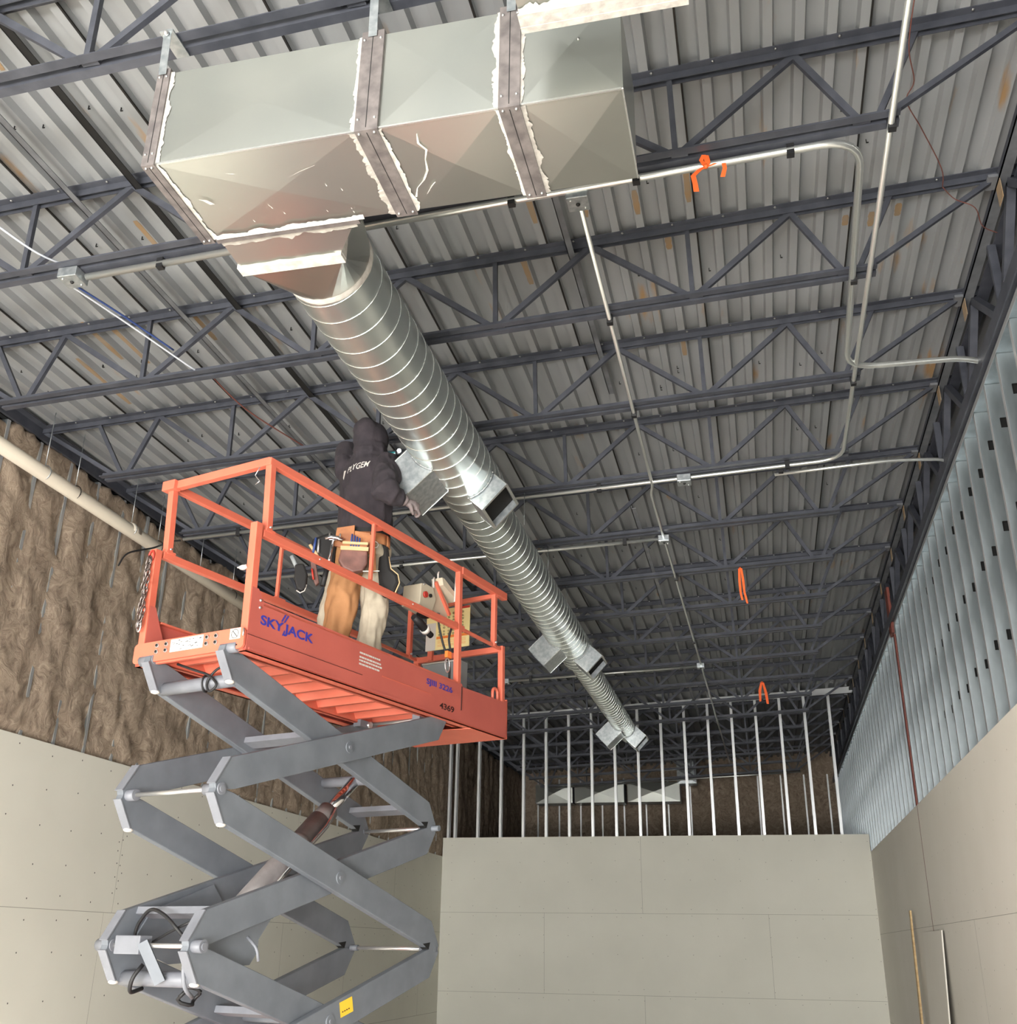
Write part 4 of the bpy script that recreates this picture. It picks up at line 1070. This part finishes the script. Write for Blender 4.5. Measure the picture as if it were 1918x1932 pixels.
# warning sticker low on the arm
b = MB(); zc = (ZN[2] + ZN[3]) / 2
b.add([P(1.09, VO + .0245, 1.535), P(1.20, VO + .0245, 1.565), P(1.18, VO + .0245, 1.64), P(1.07, VO + .0245, 1.61)], [(0, 1, 2, 3)], 'decal_yellow')
k = b.build('warning_sticker', lift)
b = MB()
for i in range(4): b.add([P(1.10 + .018 * i, VO + .0252, 1.56 + .005 * i), P(1.112 + .018 * i, VO + .0252, 1.563 + .005 * i), P(1.11 + .018 * i, VO + .0252, 1.569 + .005 * i), P(1.098 + .018 * i, VO + .0252, 1.566 + .005 * i)], [(0, 1, 2, 3)], 'decal_dark')
b.build('print', k)
# base below the frame edge
b = MB(); lbox(b, -.05, 2.1, -.36, .36, .14, .42, OR); b.build('chassis', lift, .01)
for u in (.15, 1.9):
    for v in (-.34, .34):
        b = MB(); b.cyl(P(u, v - .055, .16), P(u, v + .055, .16), .16, 'rubber', 28); b.cyl(P(u, v - .06, .16), P(u, v + .06, .16), .08, 'lift_greyend', 20); b.build('wheel', lift)

# --- platform controls, manual board, storage box, lanyard
cb = thing('control_box', (0, 0, 0), 'cream platform control box with red button hung on the lift rail', 'control box'); cb.matrix_world = Mx
b = MB()
b.prism([P(1.68, .18, 4.05), P(1.84, .18, 4.04), P(1.88, .18, 4.13), P(1.84, .18, 4.21), P(1.74, .18, 4.215), P(1.69, .18, 4.20)], P(0, .15, 0), 'box_cream')
b.build('housing', cb, .006)
b = MB(); b.cyl(P(1.735, .33, 4.13), P(1.735, .345, 4.13), .022, 'red', 18); b.build('stop_button', cb)
b = MB(); b.cyl(P(1.80, .33, 4.14), P(1.80, .342, 4.14), .013, 'black', 14); b.ball(P(1.72, .33, 4.20), .008, 'bolt', 6, 4); b.build('key_switch', cb)
b = MB(); b.prism([P(1.86, .30, 4.06), P(2.06, .30, 4.05), P(2.08, .30, 4.15), P(1.90, .30, 4.29), P(1.865, .30, 4.27)], P(0, .006, 0), 'box_cream')
b.prism([P(1.90, .27, 4.30), P(1.93, .27, 4.30), P(2.12, .27, 4.22), P(2.12, .27, 4.185), P(1.92, .27, 4.25)], P(0, .09, 0), 'box_cream'); b.build('bracket', cb)
b = MB(); b.bar(P(1.885, .315, 4.27), P(2.08, .315, 4.08), .02, .022, OR); b.build('brace', cb)
b = MB(); b.tube([P(1.87, .31, 4.22), P(1.865, .31, 4.28), P(1.875, .31, 4.30)], .007, 'decal_white', 6); b.tube([P(1.925, .31, 4.29), P(1.92, .31, 4.34), P(1.93, .31, 4.36)], .007, 'decal_white', 6); b.tube([P(2.07, .36, 4.17), P(2.08, .36, 4.36)], .006, 'decal_white', 6); b.build('hanger_hook', cb)
b = MB(); b.cyl(P(1.87, .25, 4.03), P(1.87, .25, 4.05), .062, 'rubber', 24); b.cyl(P(1.87, .25, 4.015), P(1.87, .25, 4.03), .035, 'black', 18); b.build('rubber_foot', cb)
b = MB(); b.tube(bend([P(1.96, .30, 4.05), P(1.97, .30, 3.98), P(2.02, .31, 3.85), P(2.07, .34, 3.72), P(2.07, .34, 3.60)], .05), .008, 'rubber', 8); b.cyl(P(1.95, .30, 4.06), P(1.955, .30, 4.01), .018, 'cyl_grey', 12); b.build('control_cable', cb)
o = MB().tube([P(0, 0, 0), P(.07, 0, -.02), P(.14, 0, -.05)], [.022, .03, .03], 'rubber', 12).tube([P(.13, 0, -.047), P(.16, 0, -.058)], .033, 'decal_white', 12).tube([P(.16, 0, -.058), P(.22, 0, -.075)], .022, 'black', 10).build('flashlight')
o.matrix_world = Mx @ Matrix.Translation(P(1.66, .30, 3.955)); tag(o, 'dark handheld torch hanging under the rail below the control box', 'torch')
mb = thing('instruction_board', (0, 0, 0), 'cream and orange instruction board fixed across the far end rails', 'sign'); mb.matrix_world = Mx
b = MB(); lbox(b, 2.655, 2.665, -.265, .13, 4.02, 4.345, 'sign_cream'); bd = b.build('board', mb, .002)
b = MB(); lbox(b, 2.652, 2.656, -.265, -.175, 4.02, 4.24, 'decal_white'); b.build('white_strip', bd)
b = MB(); lbox(b, 2.652, 2.656, -.165, .12, 4.105, 4.125, 'sign_orange'); lbox(b, 2.652, 2.656, .03, .13, 4.325, 4.343, 'red'); b.build('orange_band', bd)
b = MB()
for r_ in range(7):
    for c_ in range(6):
        v = -.15 + c_ * .042; z = 4.30 - r_ * .027
        if r_ % 2: lbox(b, 2.6525, 2.655, v, v + .014, z, z + .003, 'decal_dark'); lbox(b, 2.6525, 2.655, v, v + .018, z - .008, z - .005, 'decal_dark')
        else: torus(b, P(2.654, v + .008, z), P(0, 1, 0), P(0, 0, 1), .009, .009, .0012, 'decal_dark'); lbox(b, 2.6525, 2.655, v + .005, v + .011, z - .003, z + .003, 'decal_dark')
for z in (4.09, 4.08, 4.07, 4.055, 4.045): lbox(b, 2.6525, 2.655, -.155, .10, z, z + .0016, 'sign_orange')
b.build('print', bd)
b = MB(); lbox(b, 2.67, 2.70, -.255, -.215, 3.95, 4.04, OR); b.build('mounting_foot', mb)
sb = thing('storage_box', (0, 0, 0), 'grey document box standing low at the far end of the lift platform', 'box'); sb.matrix_world = Mx
b = MB(); lbox(b, 2.60, 2.70, -.25, .10, 3.60, 3.90, 'storage_grey'); q = b.build('case', sb, .008)
b = MB(); lbox(b, 2.592, 2.60, -.235, .085, 3.74, 3.75, 'lift_greyend'); b.tube([P(2.595, -.25, 3.90), P(2.595, .10, 3.90)], .006, 'decal_white', 6); b.build('rim', sb)
ly = thing('safety_lanyard', (0, 0, 0), 'orange and grey harness lanyard clipped to the lift post', 'lanyard'); ly.matrix_world = Mx
b = MB(); b.tube(bend([P(2.05, .36, 3.98), P(2.04, .34, 3.9), P(2.06, .35, 3.80)], .04), .008, 'rubber', 6); b.build('strap', ly)
b = MB(); lbox(b, 2.015, 2.065, .33, .355, 3.755, 3.80, 'sign_orange'); b.build('orange_tab', ly)
b = MB(); torus(b, P(2.03, .345, 3.70), P(1, 0, 0), P(0, 0, 1), .028, .05, .006, 'bolt'); b.build('snap_hook', ly)

# ================================================================== worker
PX = Vector((-2.446, 6.091, 3.418))
man = thing('person', PX, 'person in dark hooded sweatshirt and tool belt working with raised arm on the lift', 'person', rz=math.atan2(.34, .94))
yawb = R(-35)
fw = Vector((math.sin(R(35)), math.cos(R(35)), 0)); rt = Vector((math.cos(R(35)), -math.sin(R(35)), 0))
def fuse(b, voxel, it=6, fold=0.0, fscale=8.0, fn=None, head_z=0):
    me = b.mesh('tmp'); o = mkobj('tmp', me)
    m = o.modifiers.new('r', 'REMESH'); m.mode = 'VOXEL'; m.voxel_size = voxel; m.use_smooth_shade = True
    s = o.modifiers.new('s', 'SMOOTH'); s.factor = .5; s.iterations = it
    dg = bpy.context.evaluated_depsgraph_get(); dg.update()
    r = bpy.data.meshes.new_from_object(o.evaluated_get(dg)); bpy.data.objects.remove(o)
    if fold:
        ns = [v.normal.copy() for v in r.vertices]
        for v, n in zip(r.vertices, ns):
            c = v.co; q = Vector((c.x * fscale, c.y * fscale, c.z * fscale * .45))
            d = noise.noise(q) + .5 * noise.noise(q * 2.3 + Vector((5, 0, 0)))
            d2 = 1 - abs(noise.noise(q * 1.4 + Vector((0, 9, 2)))) * 3
            if head_z and c.z > head_z: amp = .35
            else: amp = 1
            v.co = c + n * fold * amp * (d + .5 * max(0, d2) - .3)
    r.polygons.foreach_set('use_smooth', [True] * len(r.polygons))
    if fn: fn(r)
    return r
def rings(b, lst, mat, n=24, ax=rt, ay=fw):
    """lst of (centre, ra, rb)"""
    vs = []; fs = []
    for c, ra, rb in lst:
        for i in range(n):
            t = 2 * math.pi * i / n; vs.append(Vector(c) + ax * ra * math.cos(t) + ay * rb * math.sin(t))
    for j in range(len(lst) - 1):
        for i in range(n): a = j * n + i; c = j * n + (i + 1) % n; fs.append((a, c, c + n, a + n))
    fs.append(tuple(reversed(range(n)))); fs.append(tuple((len(lst) - 1) * n + i for i in range(n)))
    b.add(vs, fs, mat, True)
head = Vector((0.005, .03, 1.665))
shL, shR = -rt * .165 + Vector((-.0, 0, 1.455)), rt * .165 + Vector((.0, 0, 1.43))
elL, haL = Vector((-.165, .22, 1.655)), Vector((.03, .38, 1.70))
elR, haR = Vector((.115, -.315, 1.165)), Vector((.262, -.215, 1.130))
hipL, hipR = Vector((-.085, 0.02, .88)), Vector((.085, -.01, .88))
knL, knR = Vector((-.135, .03, .49)), Vector((.095, .03, .49))
anL, anR = Vector((-.20, -.02, .10)), Vector((.075, .0, .10))
def hand(b, wr, d, up, r, mat, curl=.6, side=1):
    """palm, four curled fingers and a thumb; d along the hand, up = back of the hand"""
    d = Vector(d).normalized(); up = Vector(up); up = (up - d * up.dot(d)).normalized(); x = d.cross(up) * side
    pc = wr + d * .05
    b.tube([wr - d * .02, wr + d * .02, pc, wr + d * .088], [r * .9, r * 1.15, r * 1.3, r * 1.1], mat, 10)
    b.tube([pc - x * .028, pc + x * .028], r * .95, mat, 8)
    for k, ln in enumerate((.072, .080, .076, .060)):
        base = wr + d * .085 + x * (.030 - .020 * k); p = [base - d * .02, base]; dir_ = d.copy(); ang = 0
        for sgm, fr in enumerate((.42, .32, .26)):
            ang += curl * (.55 + .25 * sgm); dv = d * math.cos(ang) - up * math.sin(ang); p.append(p[-1] + dv * ln * fr)
        b.tube(p, [r * .55, r * .52, r * .48, r * .44, r * .36], mat, 8)
    tb = wr + d * .025 + x * .030
    b.tube([wr + d * .02 + x * .012, tb, tb + (d * .5 + x * .7 - up * .4).normalized() * .034, tb + (d * .5 + x * .7 - up * .4).normalized() * .034 + (d * .8 + x * .1 - up * .6).normalized() * .030], [r * .6, r * .62, r * .52, r * .42], mat, 8)
dR = (haR - elR).normalized(); dL = (haL - elL).normalized()
# body: one continuous figure
b = MB()
b.ball(head + fw * .015, .095, 'skin', 20, 14, (.80, .98, 1.18), Matrix.Rotation(-R(35), 3, 'Z'))
b.ball(head + fw * .065 + Vector((0, 0, -.075)), .045, 'skin', 12, 8, (1, .9, .8))
b.tube([head + fw * .10 + Vector((0, 0, .03)), head + fw * .128 + Vector((0, 0, -.012))], [.010, .017], 'skin', 8)
for s in (-1, 1):
    b.ball(head + rt * .078 * s + Vector((0, 0, -.005)), .026, 'skin', 8, 6, (.4, .7, 1.1))
    b.ball(head + fw * .088 + rt * .032 * s + Vector((0, 0, .035)), .016, 'skin', 8, 6)
b.tube([head + fw * .098 + rt * -.022 + Vector((0, 0, -.052)), head + fw * .104 + Vector((0, 0, -.052)), head + fw * .098 + rt * .022 + Vector((0, 0, -.052))], .009, 'skin', 6)
b.tube([head - Vector((0, 0, .06)), Vector((0, 0, 1.46))], .055, 'skin', 12)
rings(b, [(Vector((0, 0, .86)), .15, .105), (Vector((0, 0, 1.05)), .135, .095), (Vector((0, 0, 1.3)), .165, .105), (Vector((0, 0, 1.46)), .13, .075)], 'skin')
for sh, el, ha, dv, up in ((shL, elL, haL, dL, (0, 0, 1)), (shR, elR, haR, dR, (-.2, -.75, .5))):
    b.tube([sh, sh.lerp(el, .5), el, el.lerp(ha, .4), ha], [.055, .046, .040, .040, .028], 'skin', 12)
    hand(b, ha, dv, up, .019, 'skin', 1.0)
for hp, kn, an in ((hipL, knL, anL), (hipR, knR, anR)):
    b.tube([hp, hp.lerp(kn, .5), kn, kn.lerp(an, .35), an], [.085, .072, .055, .056, .038], 'skin', 14)
    b.tube([an, an + Vector((0, 0, -.06)) , an + fw * .13 + Vector((0, 0, -.07))], [.038, .04, .03], 'skin', 10)
mkobj('body', fuse(b, .009, 3), man)
# trousers
b = MB()
rings(b, [(Vector((0, 0, .99)), .155, .115), (Vector((0, 0, .88)), .172, .128), (Vector((0, 0, .80)), .165, .12)], 'denim_beige')
for hp, kn, an in ((hipL + Vector((-.012, 0, 0)), knL + Vector((-.02, .03, 0)), anL + Vector((-.005, .03, 0))), (hipR, knR, anR)):
    b.tube([hp, hp.lerp(kn, .5), kn + Vector((0, 0, .03)), kn.lerp(an, .4), an + Vector((0, 0, .03)), an - Vector((0, 0, .045))], [.10, .094, .084, .080, .080, .084], 'denim_beige', 16)
mkobj('trousers', fuse(b, .010, 4, .018, 11), man)
# brown canvas leg of the work trousers on the left leg
b = MB(); h_, k_, a_ = hipL + Vector((.015, -.03, .02)), knL + Vector((.035, -.035, 0)), anL + Vector((.025, -.03, -.02))
b.tube([h_, h_.lerp(k_, .5), k_ + Vector((0, 0, .03)), k_.lerp(a_, .4), a_], [.105, .108, .098, .090, .086], 'duck_brown', 16)
mkobj('brown_leg', fuse(b, .010, 4, .019, 10), man)
# work boots
for an in (anL, anR):
    b = MB(); b.tube([an + Vector((0, 0, .04)), an + Vector((0, 0, -.03))], [.05, .055], 'leather_dark', 14)
    f0 = an + Vector((0, 0, -.055)); b.tube([f0 - fw * .07, f0 - fw * .03, f0 + fw * .08, f0 + fw * .17, f0 + fw * .205], [.03, .046, .046, .042, .028], 'leather_dark', 14)
    me = fuse(b, .008, 3)
    for v in me.vertices: v.co.z = max(v.co.z, .004)
    mkobj('work_boot', me, man)
# hooded sweatshirt
b = MB()
rings(b, [(Vector((0, 0, .935)), .175, .135), (Vector((0, 0, .965)), .168, .130), (Vector((0, 0, 1.02)), .188, .148), (Vector((0, 0, 1.15)), .192, .148), (Vector((0, 0, 1.30)), .200, .145), (Vector((0, 0, 1.40)), .205, .135), (Vector((0, 0, 1.465)), .165, .115), (Vector((0, .0, 1.52)), .10, .09)], 'hoodie')
for sh, el, ha, rr in ((shL, elL, haL, .0), (shR, elR, haR, .006)):
    b.tube([sh.lerp(Vector((0, 0, 1.35)), .25), sh, sh.lerp(el, .5), el, el.lerp(ha, .35), el.lerp(ha, .72), el.lerp(ha, .93)], [.090, .095, .086 + rr, .082 + rr, .072 + rr, .058, .042], 'hoodie', 16)
b.ball(head + Vector((0, -.005, -.005)), .128, 'hoodie', 24, 16, (.90, 1.05, 1.12), Matrix.Rotation(-R(35), 3, 'Z'))
b.ball(head + fw * -.06 + Vector((0, 0, .045)), .095, 'hoodie', 20, 12, (.95, .95, .95))
b.tube([head + Vector((0, -.01, -.07)), head + Vector((0, -.02, -.16))], [.118, .125], 'hoodie', 18)
b.tube([head + fw * .02 + rt * -.1 + Vector((0, 0, -.12)), head - fw * .10 + Vector((0, 0, -.155)), head + fw * .02 + rt * .1 + Vector((0, 0, -.12))], [.035, .05, .035], 'hoodie', 12)
def cut_face(me):
    import bmesh
    bm = bmesh.new(); bm.from_mesh(me)
    c = head - fw * .01
    dl = [v for v in bm.verts if (v.co - c).normalized().dot((fw + Vector((0, 0, -.08))).normalized()) > .80 and (v.co - c).length < .17]
    bmesh.ops.delete(bm, geom=dl, context='VERTS'); bm.to_mesh(me); bm.free()
hm = fuse(b, .0085, 3, .017, 9, cut_face, head_z=1.56)
hood = mkobj('hooded_sweatshirt', hm, man)
so = hood.modifiers.new('solid', 'SOLIDIFY'); so.thickness = .004; so.offset = -1
# lettering on the back, wrapped onto the cloth
from mathutils.bvhtree import BVHTree
bvh = BVHTree.FromPolygons([v.co for v in hm.vertices], [tuple(p.vertices) for p in hm.polygons])
def wrap(me, org, ux, uz, dr, mat, name):
    me.materials.clear(); me.materials.append(MAT[mat])
    import bmesh
    bm = bmesh.new(); bm.from_mesh(me)
    bmesh.ops.subdivide_edges(bm, edges=[e for e in bm.edges if e.calc_length() > .012], cuts=2, use_grid_fill=True); bm.to_mesh(me); bm.free()
    for v in me.vertices:
        q = org + ux * v.co.x + uz * v.co.y
        hit = bvh.ray_cast(q - dr * .5, dr)
        v.co = (hit[0] - dr * .004) if hit[0] else q
    mkobj(name, me, hood)
ux = Vector((.93, -.37, .10)).normalized(); uz = Vector((0, 0, 1)); dr = Vector((.40, .91, 0))
wrap(text_mesh('PLYGEM', .066, shear=.2, extrude=0, bold=.0006), Vector((-.195, -.2, 1.37)), ux * .70, uz, dr, 'decal_white', 'lettering')
mm = MB(); mm.add([(0, 0, 0), (.010, -.02, 0), (.022, .045, 0), (.0, .052, 0)], [(0, 1, 2, 3)], 'decal_white')
wrap(mm.mesh('logo_mark'), Vector((-.212, -.15, 1.352)), ux, uz, dr, 'decal_white', 'logo_mark')
# gloves
for ha, dv, up in ((haL, dL, (0, 0, 1)), (haR, dR, (-.2, -.75, .5))):
    b = MB(); b.tube([ha - dv * .045, ha - dv * .005], [.040, .036], 'glove', 14); hand(b, ha, dv, up, .025, 'glove', 1.0)
    mkobj('glove', fuse(b, .0055, 2, .002, 30), man)
# tool belt and pouches
tb = thing('tool_belt', PX, 'tan leather tool belt with hammer and black pouches around the worker', 'tool belt', rz=math.atan2(.34, .94))
def ringpts(rx, ry, z, n=32): return [rt * rx * math.cos(t) + fw * ry * math.sin(t) + Vector((0, 0, z)) for t in [2 * math.pi * i / n for i in range(n + 1)]]
b = MB(); A_ = ringpts(.188, .150, .865); B_ = ringpts(.186, .148, .935)
b.add(A_ + B_, [(i, i + 1, i + 34, i + 33) for i in range(32)], 'leather_tan', True); o = b.build('belt', tb); so = o.modifiers.new('s', 'SOLIDIFY'); so.thickness = .006
b = MB(); C_ = ringpts(.186, .148, .93); D_ = ringpts(.182, .146, .965)
b.add(C_ + D_, [(i, i + 1, i + 34, i + 33) for i in range(32)], 'pouch_black', True); b.build('waist_band', tb)
def pouch(name, pts, b0, depth, mat, bev=.012):
    m = MB(); m.prism([Vector((s, b0, z)) for s, z in pts], Vector((0, depth, 0)), mat); return m.build(name, tb, bev)
pouch('back_flap', [(-.16, .94), (-.05, .965), (-.05, .84), (-.07, .80), (-.17, .82)], -.185, .02, 'leather_tan', .004)
pouch('back_flap', [(-.05, .93), (.05, .92), (.06, .78), (-.05, .80)], -.178, .02, 'leather_tan', .004)
pk = pouch('nail_pouch', [(-.12, .79), (.04, .78), (.045, .70), (.02, .65), (-.04, .635), (-.10, .66), (-.135, .71)], -.235, .06, 'leather_dark')
m = MB(); m.box((-.125, -.242, .775), (.045, -.235, .80), 'leather_trim'); m.box((-.115, -.242, .815), (.04, -.23, .83), 'leather_trim'); m.build('pouch_trim', pk)
m = MB(); m.box((-.11, -.225, .80), (.035, -.18, .84), 'leather_tan'); m.build('pouch_pocket', pk)
m = MB()
for k in range(4): m.cyl((-.065 + k * .016, -.222, .80), (-.06 + k * .016, -.228, .885 - .008 * k), .006, 'wire_blue', 8)
m.build('marker_pens', tb)
pouch('side_strap', [(.045, .90), (.08, .90), (.10, .66), (.06, .65)], -.20, .03, 'leather_tan', .004)
m = MB(); torus(m, (.085, -.21, .83), (1, 0, 0), (0, 0, 1), .018, .02, .003, 'bolt'); m.build('metal_ring', tb); m = MB(); m.bar((.02, -.22, .648), (.12, -.22, .655), .006, .006, 'bolt'); m.build('metal_clip', tb)
# right black pouch with pale piping
q = pouch('black_pouch', [(.10, .91), (.16, .90), (.175, .80), (.19, .72), (.235, .68), (.245, .63), (.22, .57), (.17, .54), (.13, .56), (.11, .70)], -.10, .10, 'pouch_black', .02)
m = MB(); m.tube([(.17, -.09, .80), (.19, -.09, .72), (.235, -.09, .685), (.248, -.09, .63), (.225, -.09, .565)], .004, 'leather_trim', 6); m.build('piping', q)
pouch('black_pouch', [(-.32, .90), (-.20, .955), (-.16, .90), (-.16, .72), (-.22, .70), (-.26, .78), (-.31, .82)], -.08, .10, 'pouch_black', .02)
m = MB(); m.cyl((-.30, -.09, .80), (-.29, -.09, .90), .008, 'wire_blue', 8); m.cyl((-.27, -.09, .80), (-.272, -.09, .89), .008, 'bolt', 8); m.build('screwdriver', tb)
q = pouch('holster', [(-.41, .73), (-.355, .74), (-.325, .67), (-.325, .58), (-.35, .555), (-.385, .57), (-.405, .64)], -.06, .05, 'pouch_black', .012)
m = MB(); m.cyl((-.395, -.035, .71), (-.435, -.035, .79), .014, 'storage_grey', 10); m.build('handle', q); m = MB(); m.tube([(-.325, -.05, .60), (-.335, -.05, .56), (-.36, -.05, .545), (-.385, -.05, .56)], .004, 'decal_white', 6); m.build('piping', q)
pouch('holster', [(-.315, .76), (-.285, .77), (-.25, .62), (-.27, .60), (-.30, .66)], -.05, .04, 'leather_dark', .006)
m = MB(); m.cyl((-.285, -.07, .63), (-.30, -.07, .70), .006, 'red', 8); m.cyl((-.27, -.08, .78), (-.325, -.08, .855), .010, 'leather_trim', 8); m.build('pencil', tb)
hmr = thing('hammer', PX, 'claw hammer hanging head up at the back of the tool belt', 'hammer', rz=math.atan2(.34, .94))
m = MB(); m.tube([(-.175, -.215, .84), (-.185, -.22, .74), (-.195, -.222, .66)], [.010, .009, .011], 'chrome', 10); m.build('shaft', hmr)
m = MB(); m.tube([(-.195, -.222, .67), (-.215, -.225, .54)], [.015, .017], 'rubber', 12); m.build('grip', hmr)
m = MB(); m.tube([(-.225, -.215, .852), (-.19, -.215, .862), (-.15, -.215, .858), (-.115, -.215, .845)], [.008, .014, .015, .016], 'chrome', 12); m.build('head', hmr)
m = MB(); m.cyl((-.20, -.21, .86), (-.20, -.21, .89), .005, 'bolt', 6); m.cyl((-.135, -.21, .86), (-.135, -.21, .89), .005, 'bolt', 6); m.bar((-.2, -.21, .855), (-.135, -.21, .855), .006, .02, 'bolt'); m.build('hammer_loop', tb)
# drill in the raised hand
dr_ = thing('cordless_drill', PX, 'teal and black cordless drill with its lamp lit against the duct', 'drill', rz=math.atan2(.34, .94))
m = MB(); m.tube([(.08, .33, 1.70), (.12, .33, 1.70), (.17, .33, 1.71)], [.026, .030, .026], 'teal', 14); m.build('motor_housing', dr_)
m = MB(); m.tube([(.17, .33, 1.71), (.205, .33, 1.715)], [.022, .014], 'black', 12); m.build('chuck', dr_)
m = MB(); m.tube([(.10, .34, 1.69), (.09, .36, 1.61)], [.020, .020], 'black', 12); m.box((.055, .325, 1.56), (.125, .395, 1.61), 'black'); m.build('grip_and_battery', dr_)
m = MB(); m.ball((.195, .305, 1.735), .014, 'drill_lamp', 10, 8); m.build('lamp', dr_)

for o in (man, tb, hmr, dr_): o.scale = (1.035, 1.035, 1.035)
